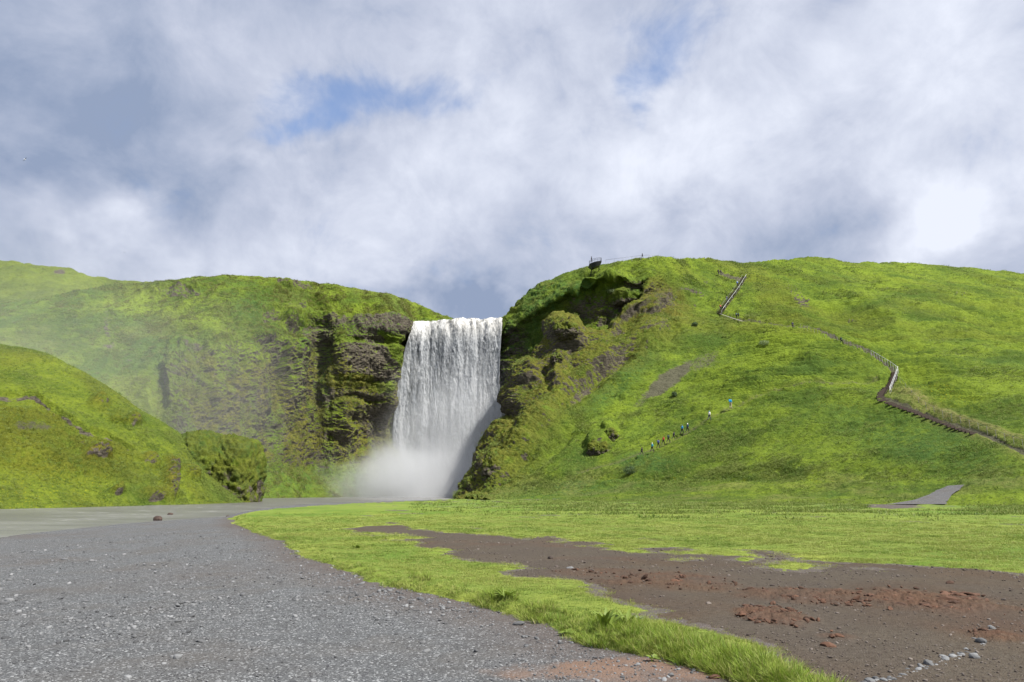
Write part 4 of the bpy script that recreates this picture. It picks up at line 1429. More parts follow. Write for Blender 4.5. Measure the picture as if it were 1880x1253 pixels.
def scatter(name, P, rot, scl, var, tint, sources, label):
    me = bpy.data.meshes.new(name)
    me.vertices.add(len(P))
    me.vertices.foreach_set('co', np.ascontiguousarray(P, np.float32).ravel())
    for an, ty, key, arr in (('rot', 'FLOAT_VECTOR', 'vector', rot), ('scl', 'FLOAT_VECTOR', 'vector', scl), ('var', 'INT', 'value', var), ('tint', 'FLOAT', 'value', tint)):
        a = me.attributes.new(an, ty, 'POINT')
        arr = np.ascontiguousarray(arr, np.int32 if ty == 'INT' else np.float32)
        a.data.foreach_set(key, arr.ravel())
    o = bpy.data.objects.new(name, me)
    COL.objects.link(o)
    ng = bpy.data.node_groups.new(name, 'GeometryNodeTree')
    ng.interface.new_socket('Geometry', in_out='INPUT', socket_type='NodeSocketGeometry')
    ng.interface.new_socket('Geometry', in_out='OUTPUT', socket_type='NodeSocketGeometry')
    N_, L_ = ng.nodes, ng.links
    gi, go = N_.new('NodeGroupInput'), N_.new('NodeGroupOutput')
    join = N_.new('GeometryNodeJoinGeometry')

    def attr(nm, ty):
        x = N_.new('GeometryNodeInputNamedAttribute')
        x.data_type = ty
        x.inputs['Name'].default_value = nm
        return x.outputs[0]
    ra, sa, va = attr('rot', 'FLOAT_VECTOR'), attr('scl', 'FLOAT_VECTOR'), attr('var', 'INT')
    e2r = N_.new('FunctionNodeEulerToRotation')
    L_.new(ra, e2r.inputs[0])
    for i, so in enumerate(sources):
        oi = N_.new('GeometryNodeObjectInfo')
        oi.inputs['Object'].default_value = so
        cmp_ = N_.new('FunctionNodeCompare')
        cmp_.data_type = 'INT'
        cmp_.operation = 'EQUAL'
        L_.new(va, cmp_.inputs[2])
        cmp_.inputs[3].default_value = i
        ip = N_.new('GeometryNodeInstanceOnPoints')
        L_.new(gi.outputs[0], ip.inputs['Points'])
        L_.new(oi.outputs['Geometry'], ip.inputs['Instance'])
        L_.new(cmp_.outputs[0], ip.inputs['Selection'])
        L_.new(e2r.outputs[0], ip.inputs['Rotation'])
        L_.new(sa, ip.inputs['Scale'])
        L_.new(ip.outputs[0], join.inputs[0])
    L_.new(join.outputs[0], go.inputs[0])
    md = o.modifiers.new('scatter', 'NODES')
    md.node_group = ng
    tag(o, label, kind='stuff')
    return o


def stone_material(name, lo, hi):
    m, n, out = material(name)
    a = n.node('ShaderNodeAttribute', attribute_type='INSTANCER', attribute_name='tint')
    P = n.node('ShaderNodeNewGeometry').outputs['Position']
    k = n.noise(P, 45, 3, .6)
    oi = n.node('ShaderNodeObjectInfo').outputs['Random']
    own = n.math('MULTIPLY', n.math('LESS_THAN', a.outputs['Fac'], .00001), n.math('MULTIPLY_ADD', oi, .75, .15))
    c_ = n.mix(n.math('ADD', a.outputs['Fac'], own), lo, hi)
    c_ = n.mix(n.math('MULTIPLY', k, .6), c_, n.mix(1.0, c_, (.55, .55, .58), 'MULTIPLY'))
    principled(n, out, c_, .82, k, .3, .004, .3)
    return m


M_pebble = stone_material('pebble_stone', (.045, .047, .050), (.25, .257, .265))
M_pebble_b = stone_material('brown_pebble_stone', (.045, .033, .027), (.20, .175, .155))
M_clodmat = stone_material('clod_earth', (.040, .022, .014), (.120, .060, .036))
pebs, pebs_b, clods_src = [], [], []
for k in range(4):
    for lst, mt in ((pebs, M_pebble), (pebs_b, M_pebble_b)):
        lst.append(blob_rock('pebble_source', (0, 0, 0), (1, .78, .42 + .08 * k), 2, .16, k * 5 + 2, mt, 2.5, .8, attrs=False, link=False))
        for p_ in lst[-1].data.polygons:
            p_.use_smooth = False
    clods_src.append(blob_rock('clod_source', (0, 0, 0), (1, .75, .40), 2, .50, k * 7 + 1, M_clodmat, 2.0, .55, attrs=False, link=False))
    for p_ in clods_src[-1].data.polygons:
        p_.use_smooth = False


def scatter_points(n_, a0, a1, r0, r1):
    a = np.radians(rng.uniform(a0, a1, n_))
    r = np.exp(rng.uniform(math.log(r0), math.log(r1), n_))
    return r * np.sin(a), r * np.cos(a), r


def scatter_ground():
    # gravel stones
    x, y, r = scatter_points(70000, -40, 34, 4.0, 34)
    t, so = field_masks(x, y)
    z, riv = base_z(x, y)
    dens = np.clip(.55 + 1.5 * n2(x, y, 2.6, 4, 71), .06, 1)
    k = (t < -.03) & (riv < .3) & (rng.random(len(x)) < dens)
    x, y, z, r = x[k], y[k], z[k], r[k]
    s = np.exp(rng.normal(math.log(.0072), .50, len(x))) * np.clip(r / 8, .8, 1.6)
    tint = np.clip(rng.beta(1.6, 2.2, len(x)), 0, 1)
    scl = np.stack([s * rng.uniform(.8, 1.3, len(x)), s, s * rng.uniform(.7, 1.1, len(x))], 1)
    rot = np.stack([rng.normal(0, .25, len(x)), rng.normal(0, .25, len(x)), rng.uniform(0, 6.28, len(x))], 1)
    scatter('gravel_stones', np.stack([x, y, z + s * .22], 1), rot, scl, rng.integers(0, 4, len(x)), tint, pebs, 'countless small grey stones covering the gravel ground')
    # stones on the soil
    x, y, r = scatter_points(26000, -8, 42, 4.0, 30)
    t, so = field_masks(x, y)
    z, riv = base_z(x, y)
    dens = np.clip(.25 + 1.1 * n2(x, y, 2.2, 4, 73) + .35 * (r < 9), .03, 1)
    k = (so > .05) & (rng.random(len(x)) < dens * 1.6)
    x, y, z, r = x[k], y[k], z[k], r[k]
    s = np.exp(rng.normal(math.log(.0065), .5, len(x))) * np.clip(r / 9, .7, 1.6)
    scl = np.stack([s * rng.uniform(.8, 1.3, len(x)), s, s * rng.uniform(.7, 1.1, len(x))], 1)
    rot = np.stack([rng.normal(0, .25, len(x)), rng.normal(0, .25, len(x)), rng.uniform(0, 6.28, len(x))], 1)
    scatter('soil_stones', np.stack([x, y, z + .012 + s * .2], 1), rot, scl, rng.integers(0, 4, len(x)), rng.beta(1.4, 2.4, len(x)), pebs_b, 'small stones strewn over the bare brown soil')
    # crumbs of earth
    x, y, r = scatter_points(60000, -4, 40, 6.0, 22)
    z, _ = base_z(x, y)
    cl = clod_mask(x, y)
    lump = n2(x, y * 1.8, .45, 3, 75)
    k = rng.random(len(x)) < cl * sm(-.05, .35, lump) * .55
    x, y, z, r = x[k], y[k], z[k], r[k]
    s = np.exp(rng.normal(math.log(.015), .45, len(x)))
    scl = np.stack([s * rng.uniform(.9, 1.7, len(x)), s, s * rng.uniform(.8, 1.4, len(x))], 1)
    rot = np.stack([rng.normal(0, .3, len(x)), rng.normal(0, .3, len(x)), rng.uniform(0, 6.28, len(x))], 1)
    scatter('earth_crumbs', np.stack([x, y, z + .03 + s * .2], 1), rot, scl, rng.integers(0, 4, len(x)), rng.beta(1.5, 2, len(x)), clods_src, 'crumbled dark brown earth on the churned soil')


scatter_ground()


# ---------------------------------------------------------------- grass blades
def blade_material(name, tip, base, dryc):
    m, n, out = material(name)
    a = n.node('ShaderNodeAttribute', attribute_type='INSTANCER', attribute_name='tint')
    b_ = n.node('ShaderNodeAttribute', attribute_name='mk')
    s1 = n.node('ShaderNodeSeparateColor')
    n.put(s1.inputs[0], b_.outputs['Color'])
    h, rnd, _ = s1.outputs
    c_ = n.mix(n.ramp(h, 0, .7), base, tip)
    c_ = n.mix(n.ramp(a.outputs['Fac'], .0, .28, .55, 0), c_, n.mix(1.0, c_, (.50, .72, .6), 'MULTIPLY'))
    c_ = n.mix(n.math('MULTIPLY', n.ramp(rnd, .62, .9), .8), c_, dryc)
    c_ = n.mix(n.math('MULTIPLY', a.outputs['Fac'], .75), c_, n.mix(.5, c_, dryc))
    b = n.node('ShaderNodeBsdfPrincipled')
    n.put(b.inputs['Base Color'], c_)
    b.inputs['Roughness'].default_value = .55
    b.inputs['Specular IOR Level'].default_value = .25
    tr = n.node('ShaderNodeBsdfTranslucent')
    n.put(tr.inputs['Color'], c_)
    mx = n.node('ShaderNodeMixShader')
    mx.inputs[0].default_value = .35
    n.l.new(b.outputs[0], mx.inputs[1])
    n.l.new(tr.outputs[0], mx.inputs[2])
    n.l.new(mx.outputs[0], out.inputs['Surface'])
    return m


def tuft_source(name, nb, h, spread, width, lean, mat, seed, seg=3):
    r_ = np.random.default_rng(seed)
    V, Fq, A = [], [], []
    for b in range(nb):
        a = r_.uniform(0, 2 * PI)
        rad = spread * math.sqrt(r_.random())
        base = np.array([rad * math.cos(a), rad * math.sin(a), 0])
        hh = h * r_.uniform(.5, 1.1)
        la = a + r_.normal(0, .8)
        ln = lean * r_.uniform(.3, 1.3)
        w = width * r_.uniform(.7, 1.3)
        side = np.array([-math.sin(la), math.cos(la), 0]) if r_.random() < .5 else np.array([math.cos(r_.uniform(0, 6)), math.sin(r_.uniform(0, 6)), 0])
        rr = r_.random()
        b0 = len(V)
        for k in range(seg + 1):
            t = k / seg
            c_ = base + np.array([math.cos(la), math.sin(la), 0]) * (ln * hh * t ** 1.8) + np.array([0, 0, hh * (t - .28 * ln * t * t)])
            ww = w * (1 - t) ** .7 * .5 + (.0004 if k < seg else 0)
            V += [c_ - side * ww, c_ + side * ww]
            A += [(t, rr, 0, 1)] * 2
        for k in range(seg):
            Fq.append((b0 + 2 * k, b0 + 2 * k + 1, b0 + 2 * k + 3, b0 + 2 * k + 2))
    return mesh_obj(name, np.array(V), np.array(Fq), mat, attrs={'mk': np.array(A)}, link=False)


M_blade = blade_material('grass_blade', (.235, .305, .050), (.130, .180, .030), (.34, .33, .12))
M_blade_dark = blade_material('coarse_grass_blade', (.20, .29, .028), (.085, .125, .018), (.32, .29, .12))
short = [tuft_source('lawn_source', 34, .050, .075, .0045, .5, M_blade, k, 2) for k in range(4)]
longt = [tuft_source('long_grass_source', 60, .165, .07, .0055, .85, M_blade_dark, 20 + k, 4) for k in range(4)]
midt = [tuft_source('mid_grass_source', 44, .075, .08, .005, .8, M_blade, 40 + k, 3) for k in range(4)]


def scatter_grass():
    x, y, r = scatter_points(86000, -24, 36, 4.0, 64)
    t, so = field_masks(x, y)
    g = np.minimum(t, -so)
    edge_soft = sm(-.30, .25, -so)
    k = (t > -.02) & (so < .22) & (rng.random(len(x)) < edge_soft * (1 - sm(26, 62, r))) & (r > 4.3)
    x, y, r, t, so = x[k], y[k], r[k], t[k], so[k]
    z = turf_z(x, y, t, so)
    zb, _ = base_z(x, y)
    z = np.maximum(z, zb - .01)
    grow = np.clip(r / 12, .8, 3.2)
    hz = rng.uniform(.5, 1.1, len(x)) * np.clip(.7 + 1.3 * n2(x, y, 1.1, 3, 81), .25, 1.6)
    scl = np.stack([grow, grow, hz * np.clip(r / 16, 1, 1.6)], 1)
    rot = np.stack([rng.normal(0, .12, len(x)), rng.normal(0, .12, len(x)), rng.uniform(0, 6.28, len(x))], 1)
    tint = np.clip(.3 + 1.2 * n2(x, y, 2.5, 3, 83) + .5 * (1 - sm(0, .5, -so)), 0, 1)
    scatter('lawn_grass', np.stack([x, y, z - .008], 1), rot, scl, rng.integers(0, 4, len(x)), tint, short, 'short bright green grass growing on the field and verge')
    # mid and long grass along the verge edge
    x, y, r = scatter_points(60000, -24, 36, 4.0, 40)
    t, so = field_masks(x, y)
    k = (t > -.10) & (t < .55) & (so < -.05) & (rng.random(len(x)) < (1 - sm(.05, .55, t)) * .75 * sm(-.25, .25, n2(x, y, .8, 3, 84)))
    x, y, r, t, so = x[k], y[k], r[k], t[k], so[k]
    z = np.maximum(turf_z(x, y, t, so), base_z(x, y)[0] - .01)
    sc_ = rng.uniform(.6, 1.25, len(x)) * np.clip(1 - .02 * (r - 8), .55, 1)
    scl = np.stack([sc_ * np.clip(r / 10, 1, 2)] * 2 + [sc_], 1)
    rot = np.stack([rng.normal(.12, .22, len(x)), rng.normal(-.15, .22, len(x)), rng.uniform(0, 6.28, len(x))], 1)
    scatter('verge_grass', np.stack([x, y, z - .01], 1), rot, scl, rng.integers(0, 4, len(x)), np.clip(.25 + n2(x, y, .8, 3, 85), 0, 1), midt, 'longer green grass along the edge of the verge')
    # tall tussocks at the near end of the verge
    pts = []
    for (px, py, rx, ry, cnt) in [(1135, 1150, 60, 14, 120), (1090, 1168, 30, 10, 50), (1190, 1176, 60, 12, 70), (1240, 1185, 40, 14, 70), (1300, 1200, 60, 18, 150), (1360, 1222, 60, 18, 150), (1420, 1240, 60, 14, 120), (1290, 1222, 40, 8, 50),
                                  (1480, 1262, 60, 20, 90), (925, 1098, 30, 8, 36), (900, 1100, 30, 8, 20), (770, 1062, 20, 5, 10), (1000, 1125, 50, 12, 34), (432, 948, 8, 4, 6), (1210, 1160, 40, 10, 30)]:
        for _ in range(cnt):
            a, q = rng.uniform(0, 6.28), math.sqrt(rng.random())
            pts.append(gp(px + rx * q * math.cos(a), py + ry * q * math.sin(a), .05))
    pts = np.array(pts)
    x, y = pts[:, 0], pts[:, 1]
    t, so = field_masks(x, y)
    k = (t > -.12) & (so < .1)
    x, y, t, so = x[k], y[k], t[k], so[k]
    z = np.maximum(turf_z(x, y, t, so), base_z(x, y)[0] - .01)
    sc_ = rng.uniform(.55, 1.15, len(x))
    scl = np.stack([sc_, sc_, sc_], 1)
    rot = np.stack([rng.normal(.15, .25, len(x)), rng.normal(-.2, .25, len(x)), rng.uniform(0, 6.28, len(x))], 1)
    scatter('tussock_grass', np.stack([x, y, z - .01], 1), rot, scl, rng.integers(0, 4, len(x)), np.clip(rng.normal(.3, .3, len(x)), 0, 1), longt, 'tall coarse tussock grass at the near end of the verge')


scatter_grass()

# taller grass in the far part of the field and on the bench
def far_field():
    M_f = blade_material('meadow_blade', (.140, .205, .030), (.075, .115, .018), (.26, .27, .09))
    src = [tuft_source('meadow_source', 22, .18, .45, .030, .7, M_f, 90 + k, 2) for k in range(4)]
    n_ = 60000
    a = np.radians(rng.uniform(-8, 44, n_))
    y = rng.uniform(36, 112, n_)
    x = y * np.tan(a)
    t, so = field_masks(x, y)
    dens = sm(-.05, .3, n2(x, y * 1.6, 8, 4, 88)) * sm(34, 66, y) * sm(-5, 12, x) + .05 * sm(40, 60, y)
    k = (t > .2) & (so < -.3) & (rng.random(n_) < dens)
    x, y, t, so = x[k], y[k], t[k], so[k]
    px_, py_ = proj(np.stack([x, y, 0 * x], 1))
    k = ~((px_ > 1590) & (px_ < 1760) & (py_ < 937))
    x, y, t, so = x[k], y[k], t[k], so[k]
    z = turf_z(x, y, t, so)
    s_ = rng.uniform(.5, 1.3, len(x))
    rot = np.stack([rng.normal(0, .15, len(x)), rng.normal(0, .15, len(x)), rng.uniform(0, 6.28, len(x))], 1)
    scatter('meadow_grass', np.stack([x, y, z - .02], 1), rot, np.stack([s_ * 1.3, s_ * 1.3, s_], 1), rng.integers(0, 4, len(x)), np.clip(.3 + n2(x, y, 3, 3, 89), 0, 1), src, 'longer meadow grass in the far part of the field')


far_field()

# tufts on the hillsides
M_hb = blade_material('hill_tuft_blade', (.160, .228, .032), (.080, .122, .020), (.23, .25, .08))
M_hm = blade_material('moss_tuft_blade', (.150, .178, .030), (.075, .100, .020), (.21, .19, .07))
hill_t = [tuft_source('hill_tuft_source', 14, .30, .34, .060, 1.0, M_hb, 60 + k, 2) for k in range(4)]
moss_t = [tuft_source('moss_tuft_source', 14, .24, .34, .065, 1.0, M_hm, 70 + k, 2) for k in range(4)]


def hill_scatter(S, name, N_, label, srcs, fn, smin=.7, smax=1.5):
    P = S.P
    vis = (S.pxy[:, 0] > -60) & (S.pxy[:, 0] < 1960) & (S.pxy[:, 1] > 440) & (S.pxy[:, 1] < 960)
    Nn = S.N()
    tov = np.array([0, 0, CAM_H]) - P
    vis &= (np.sum(Nn * tov, 1) > 0)
    w = fn(S) * vis * (1 - S.bare) ** 2
    w = w / w.sum()
    idx = rng.choice(len(P), N_, p=w)
    Q = P[idx] + rng.normal(0, .25, (N_, 3)) * np.array([1, .4, .1])
    s = rng.uniform(smin, smax, N_) * np.clip(P[idx, 1] / 150, .6, 1.5)
    lean = Nn[idx]
    rot = np.stack([-lean[:, 1] * .8 + rng.normal(0, .2, N_), lean[:, 0] * .8 + rng.normal(0, .2, N_), 0 * s], 1)
    rot[:, 2] = 0
    scatter(name, Q - Nn[idx] * .04, rot, np.stack([s, s, s], 1), rng.integers(0, 4, N_), np.clip(.3 + 1.1 * fbm(Q, 6, 3, .6, 88), 0, 1), srcs, label)


hill_scatter(HILL, 'hill_grass_tufts', 30000, 'rough grass tufts over the right hill', hill_t,
             lambda S: (.10 + sm(.0, .35, fbm(S.P, 13, 4, .6, 90))) * (1 + 1.2 * sm(780, 900, S.pxy[:, 1])) * (1 - .95 * np.maximum(dist_path(S.pxy[:, 0], S.pxy[:, 1], PATH_L, PATH_R), pline(S.pxy[:, 0], S.pxy[:, 1], [(1820, 806), (1740, 778), (1640, 742), (1614, 722), (1632, 708), (1643, 690)], 7))))
hill_scatter(GORGE, 'gorge_grass_tufts', 9000, 'grass tufts on the gorge wall and hilltop above it', hill_t, lambda S: (.3 + sm(-.1, .35, fbm(S.P, 5, 3, .6, 92))), .6, 1.1)
hill_scatter(CLIFF, 'cliff_moss_tufts', 26000, 'moss and grass tufts over the left cliff', moss_t, lambda S: (.2 + sm(-.1, .35, fbm(S.P, 5, 3, .6, 92))))
hill_scatter(NEAR, 'slope_grass_tufts', 16000, 'grass tufts over the slope across the river', hill_t, lambda S: (.3 + sm(-.1, .35, fbm(S.P, 4, 3, .6, 94))), .5, 1.1)
#@@PART4


# ================================================================== STONES, CLODS AND PLANTS one can pick out
def place_copy(src, name, loc, rot, scl, label, cat, group, mat=None):
    o = bpy.data.objects.new(name, src.data)
    COL.objects.link(o)
    o.location = loc
    o.rotation_euler = rot
    o.scale = scl
    tag(o, label, cat, group)
    return o


def soil_h(x, y):
    x, y = np.array([x]), np.array([y])
    return float(base_z(x, y)[0][0])


row = [(1540, 1262), (1593, 1250), (1640, 1238), (1699, 1218), (1757, 1200), (1800, 1178), (1834, 1152)]
for k in range(110):
    t = rng.random() ** .8 * (len(row) - 1)
    i = min(int(t), len(row) - 2)
    f = t - i
    w = 3 + 9 * (t / 6)
    px = row[i][0] + (row[i + 1][0] - row[i][0]) * f + rng.normal(0, w)
    py = row[i][1] + (row[i + 1][1] - row[i][1]) * f + rng.normal(0, w * .55)
    x, y = gp(px, py)
    s = math.exp(rng.normal(math.log(.018), .40))
    place_copy(pebs[k % 4], 'stone', (x, y, soil_h(x, y) + s * .3), (rng.normal(0, .3), rng.normal(0, .3), rng.uniform(0, 6.28)), (s * rng.uniform(.9, 1.5), s, s * rng.uniform(.8, 1.3)),
               'grey stone lying in the diagonal row of stones across the brown soil', 'stone', 'stones in a diagonal row on the brown soil')
for k in range(34):
    if k < 22:
        px, py = rng.uniform(0, 900), rng.uniform(1010, 1245)
        grp, lab = 'larger stones lying about on the grey gravel', 'larger pale or dark stone lying loose on the grey gravel'
    else:
        px, py = rng.uniform(900, 1330), rng.uniform(1185, 1250)
        grp, lab = 'stones beside the near end of the grass verge', 'stone lying on gravel beside the near end of the grass verge'
    x, y = gp(px, py)
    t_, so_ = field_masks(np.array([x]), np.array([y]))
    if t_[0] > -.12:
        continue
    s = math.exp(rng.normal(math.log(.019 * math.hypot(x, y) / 9), .3))
    place_copy(pebs[k % 4], 'stone', (x, y, soil_h(x, y) + s * .25), (rng.normal(0, .25), rng.normal(0, .25), rng.uniform(0, 6.28)), (s * rng.uniform(.9, 1.5), s, s * rng.uniform(.7, 1.1)), lab, 'stone', grp)
for (px, py, s, lab) in [(1418, 1108, .05, 'pale grey stone standing up among the dark clods in the middle of the soil'), (1046, 1043, .06, 'flat pale stone at the left end of the bare soil near the grass'),
                         (952, 1143, .055, 'flat light grey stone on the gravel against the grass verge, left of the tall tuft'), (1744, 1070, .055, 'single dark round stone alone on the smooth grey soil at right'),
                         (1597, 1249, .05, 'largest pale stone at the bottom end of the diagonal stone row'), (1520, 1183, .05, 'flat dark clod lying alone in the soil below the churned patch'),
                         (783, 1190, .032, 'grey stone alone on the open gravel left of the verge'), (1310, 1243, .035, 'small dark stone on the reddish clay beside the verge')]:
    x, y = gp(px, py)
    o = place_copy((clods_src if 'clod lying' in lab or 'dark' in lab else pebs)[int(px) % 4], 'stone', (x, y, soil_h(x, y) + s * .35), (.1, .1, px), (s * 1.3, s, s * .9), lab, 'stone', None)
# earth clods
cnt = 0
tries = 0
areas = [(1700, 1103, 125, 19), (1700, 1103, 125, 19), (1640, 1098, 150, 18), (1480, 1088, 130, 12), (1405, 1126, 58, 17), (1405, 1126, 58, 17), (1210, 1062, 110, 10), (1770, 1100, 50, 12)]
while cnt < 240 and tries < 4000:
    tries += 1
    a = areas[tries % len(areas)]
    th, q = rng.uniform(0, 6.28), math.sqrt(rng.random())
    x, y = gp(a[0] + a[2] * q * math.cos(th), a[1] + a[3] * q * math.sin(th))
    lump = float(n2(np.array([x]), np.array([y * 1.8]), .45, 3, 75)[0])
    if lump < .0 + .25 * rng.random():
        continue
    s = math.exp(rng.normal(math.log(.027), .38))
    place_copy(clods_src[cnt % 4], 'soil_clod', (x, y, soil_h(x, y) + .022 + s * .15), (rng.normal(0, .25), rng.normal(0, .25), rng.normal(0, .6)), (s * rng.uniform(1.1, 2.0), s, s * rng.uniform(.7, 1.2)),
               {0: 'dark reddish-brown clod of earth in the long churned patch toward the right edge', 3: 'dark clod of earth in the thin middle stretch of churned soil',
                5: 'dark clod of earth in the small churned patch nearest the grass verge', 6: 'small dark clod in the faint churned trail at the left end of the soil'}[{1: 0, 2: 0, 4: 5, 7: 0}.get(tries % 8, tries % 8)],
               'clod', {0: 'clods in the long right-hand churned patch', 3: 'clods in the middle churned stretch', 5: 'clods in the small near churned patch', 6: 'clods at the left end of the soil'}[{1: 0, 2: 0, 4: 5, 7: 0}.get(tries % 8, tries % 8)])
    cnt += 1


def leaf_material(name, c):
    m, n, out = material(name)
    P = n.node('ShaderNodeTexCoord').outputs['Object']
    k = n.noise(P, 14, 3, .6)
    col = n.mix(k, tuple(v * .7 for v in c), tuple(v * 1.3 for v in c))
    b = n.node('ShaderNodeBsdfPrincipled')
    n.put(b.inputs['Base Color'], col)
    b.inputs['Roughness'].default_value = .62
    tr = n.node('ShaderNodeBsdfTranslucent')
    n.put(tr.inputs['Color'], col)
    mx = n.node('ShaderNodeMixShader')
    mx.inputs[0].default_value = .3
    n.l.new(b.outputs[0], mx.inputs[1])
    n.l.new(tr.outputs[0], mx.inputs[2])
    n.l.new(mx.outputs[0], out.inputs['Surface'])
    return m


M_leaf = leaf_material('dock_leaf', (.135, .195, .022))
M_leafp = leaf_material('silver_leaf', (.20, .25, .16))


def leaf_mesh(name, L, w, bend, mat, tipw=.5):
    V, Fq = [], []
    K = 8
    for k in range(K + 1):
        t = k / K
        ww = w * math.sin(PI * min(1, t * .95 + .04)) ** .8 * (1 - .25 * t)
        if t < .18:
            ww *= .25 + t * 3
        yy = L * (math.sin(bend * t) / bend)
        zz = L * (1 - math.cos(bend * t)) / bend
        ruf = .10 * w * math.sin(k * 2.4)
        for sgn in (-1, 0, 1):
            V.append((sgn * ww, yy, -zz + (abs(sgn) * (.25 * ww) + ruf * sgn)))
    for k in range(K):
        for j in (0, 1):
            a = k * 3 + j
            Fq.append((a, a + 1, a + 4, a + 3))
    o = mesh_obj(name, np.array(V), np.array(Fq), mat, link=False)
    return o


leafA = leaf_mesh('leaf', .30, .032, 1.0, M_leaf)
leafB = leaf_mesh('leaf', .14, .045, .8, M_leaf)
leafC = leaf_mesh('leaf', .07, .022, .6, M_leafp)


def plant(px, py, src, nl, el0, el1, sc, label, cat, seed, group=None):
    r_ = np.random.default_rng(seed)
    x, y = gp(px, py, .05)
    t_, so_ = field_masks(np.array([x]), np.array([y]))
    z = max(float(turf_z(np.array([x]), np.array([y]), t_, so_)[0]), soil_h(x, y))
    root = bpy.data.objects.new('leafy_plant', None)
    COL.objects.link(root)
    root.location = (x, y, z)
    tag(root, label, cat, group)
    mb = MB()
    mb.tube([(0, 0, -.03), (0, 0, .03), (.004, 0, .06 * sc)], [.012 * sc, .010 * sc, .005 * sc])
    mb.build('stem', M_leaf, root)
    for k in range(nl):
        o = bpy.data.objects.new('leaf', src.data)
        COL.objects.link(o)
        o.parent = root
        yaw = 2.4 * k + r_.normal(0, .3)
        el = math.radians(r_.uniform(el0, el1))
        s = sc * r_.uniform(.7, 1.15)
        rad = .015 * sc * (k % 3)
        o.location = (-math.sin(yaw) * rad, math.cos(yaw) * rad, .02 + .01 * k / nl)
        o.rotation_euler = (el, r_.normal(0, .25), yaw)
        o.scale = (s, s, s)


plant(1112, 1158, leafA, 14, 64, 88, .98, 'tall dock plant with upright dark pointed leaves in the thick tuft of the verge', 'plant', 1)
plant(1150, 1152, leafA, 9, 62, 86, .85, 'smaller dock plant just right of the tall dock plant in the verge', 'plant', 2)
plant(928, 1103, leafA, 14, 25, 70, .9, 'broad-leaved dock growing at the gravel edge of the verge, left of the tall plant', 'plant', 3)
plant(1040, 1152, leafB, 10, 10, 45, .7, 'low light green rosette of leaves on the verge edge left of the tall plant', 'plant', 4)
plant(1106, 1166, leafB, 7, 5, 40, .8, 'flat pale broad leaves under the tall dock plant', 'plant', 5)
plant(1400, 1212, leafC, 40, 20, 80, 1.3, 'bluish green leafy clump on the top of the verge near its end', 'plant', 6)
plant(1172, 1134, leafC, 14, 20, 70, 1.0, 'small pale silvery plant behind the tall dock plants', 'plant', 7)
plant(656, 1004, leafB, 12, 20, 70, 1.1, 'small leafy weed standing above the short grass in the middle of the verge', 'plant', 8)
plant(1196, 1200, leafB, 8, 10, 50, .5, 'tiny weed sprouting at the verge foot beside the reddish clay', 'plant', 9)

# shrubs on the hill
M_bush = leaf_material('shrub_leaf', (.060, .105, .035))
M_bushp = leaf_material('pale_shrub_leaf', (.20, .26, .12))


def shrub(px, py, w, h, mat, label, seed, S=None):
    S = S or HILL
    p = S.find(px, py)
    r_ = np.random.default_rng(seed)
    root = bpy.data.objects.new('shrub', None)
    COL.objects.link(root)
    root.location = p
    tag(root, label, 'shrub')
    mb = MB()
    for k in range(5):
        a = 1.257 * k
        mb.tube([(0, 0, -.3), (math.cos(a) * w * .15, math.sin(a) * w * .15, h * .4), (math.cos(a) * w * .32, math.sin(a) * w * .32, h * .8)], [.06, .04, .02], 5)
    mb.build('stem', M_brownrock, root)
    n_ = 900
    d = r_.normal(size=(n_, 3))
    d /= np.linalg.norm(d, axis=1)[:, None]
    rad = r_.uniform(.55, 1.0, n_) * (1 + .25 * fbm(d * 2 + seed, 1, 2, .5, 3))
    C_ = d * rad[:, None] * np.array([w / 2, w / 2.4, h / 2]) + np.array([0, 0, h * .48])
    u = r_.normal(size=(n_, 3))
    u /= np.linalg.norm(u, axis=1)[:, None]
    v = np.cross(u, d + .2)
    v /= np.linalg.norm(v, axis=1)[:, None]
    s = .09 * r_.uniform(.7, 1.4, n_)[:, None]
    V = np.stack([C_ - u * s, C_ + v * s * .6, C_ + u * s, C_ - v * s * .6], 1).reshape(-1, 3)
    mesh_obj('foliage', V, np.arange(n_ * 4).reshape(-1, 4), mat, parent=root, smooth=False)


shrub(1155, 870, 2.9, 1.9, M_bush, 'dark green rounded bush low on the slope below the line of hikers', 1)
shrub(1238, 728, 1.5, 1.5, M_bush, 'small dark bush at the lower edge of the bare scree streak', 2)
shrub(1401, 635, 3.2, 1.6, M_bushp, 'greyish rounded shrub on the mid slope below the upper path', 3)
shrub(1120, 540, 3.6, 1.6, M_bushp, 'pale green bush growing in the dark shaded hollow', 4, GORGE)
shrub(1276, 598, 2.2, 1.4, M_bush, 'small green bush on the slope right of the dark ledge', 5)

# ================================================================== PATHS : steps, fences, handrails
M_timber = simple_mat('weathered_timber', (.045, .032, .026), .85, .35, 12)
M_tread = simple_mat('step_tread_earth', (.19, .145, .110), .9, .3, 9)
M_galv = simple_mat('galvanised_metal', (.52, .53, .54), .45, .1, 6, .5, .3)
M_dark = simple_mat('dark_steel', (.022, .024, .030), .5, .2, 6, .4, .2)
M_post = simple_mat('grey_fence_post', (.22, .21, .19), .8, .2, 9)


def path_pts(pts, n_, S=None):
    S = S or HILL
    pts = np.array(pts, float)
    seg = np.concatenate([[0], np.cumsum(np.hypot(*np.diff(pts, axis=0).T))])
    t = np.linspace(0, seg[-1], n_)
    q = np.stack([np.interp(t, seg, pts[:, i]) for i in (0, 1)], 1)
    out_ = []
    for u in q:
        w = S.find(*u)
        out_.append(at(u[0], u[1], w[1]))
    out_ = np.array(out_)
    for _ in range(2):
        if n_ > 3:
            out_[1:-1] = (out_[:-2] + 2 * out_[1:-1] + out_[2:]) / 4
    return out_, q


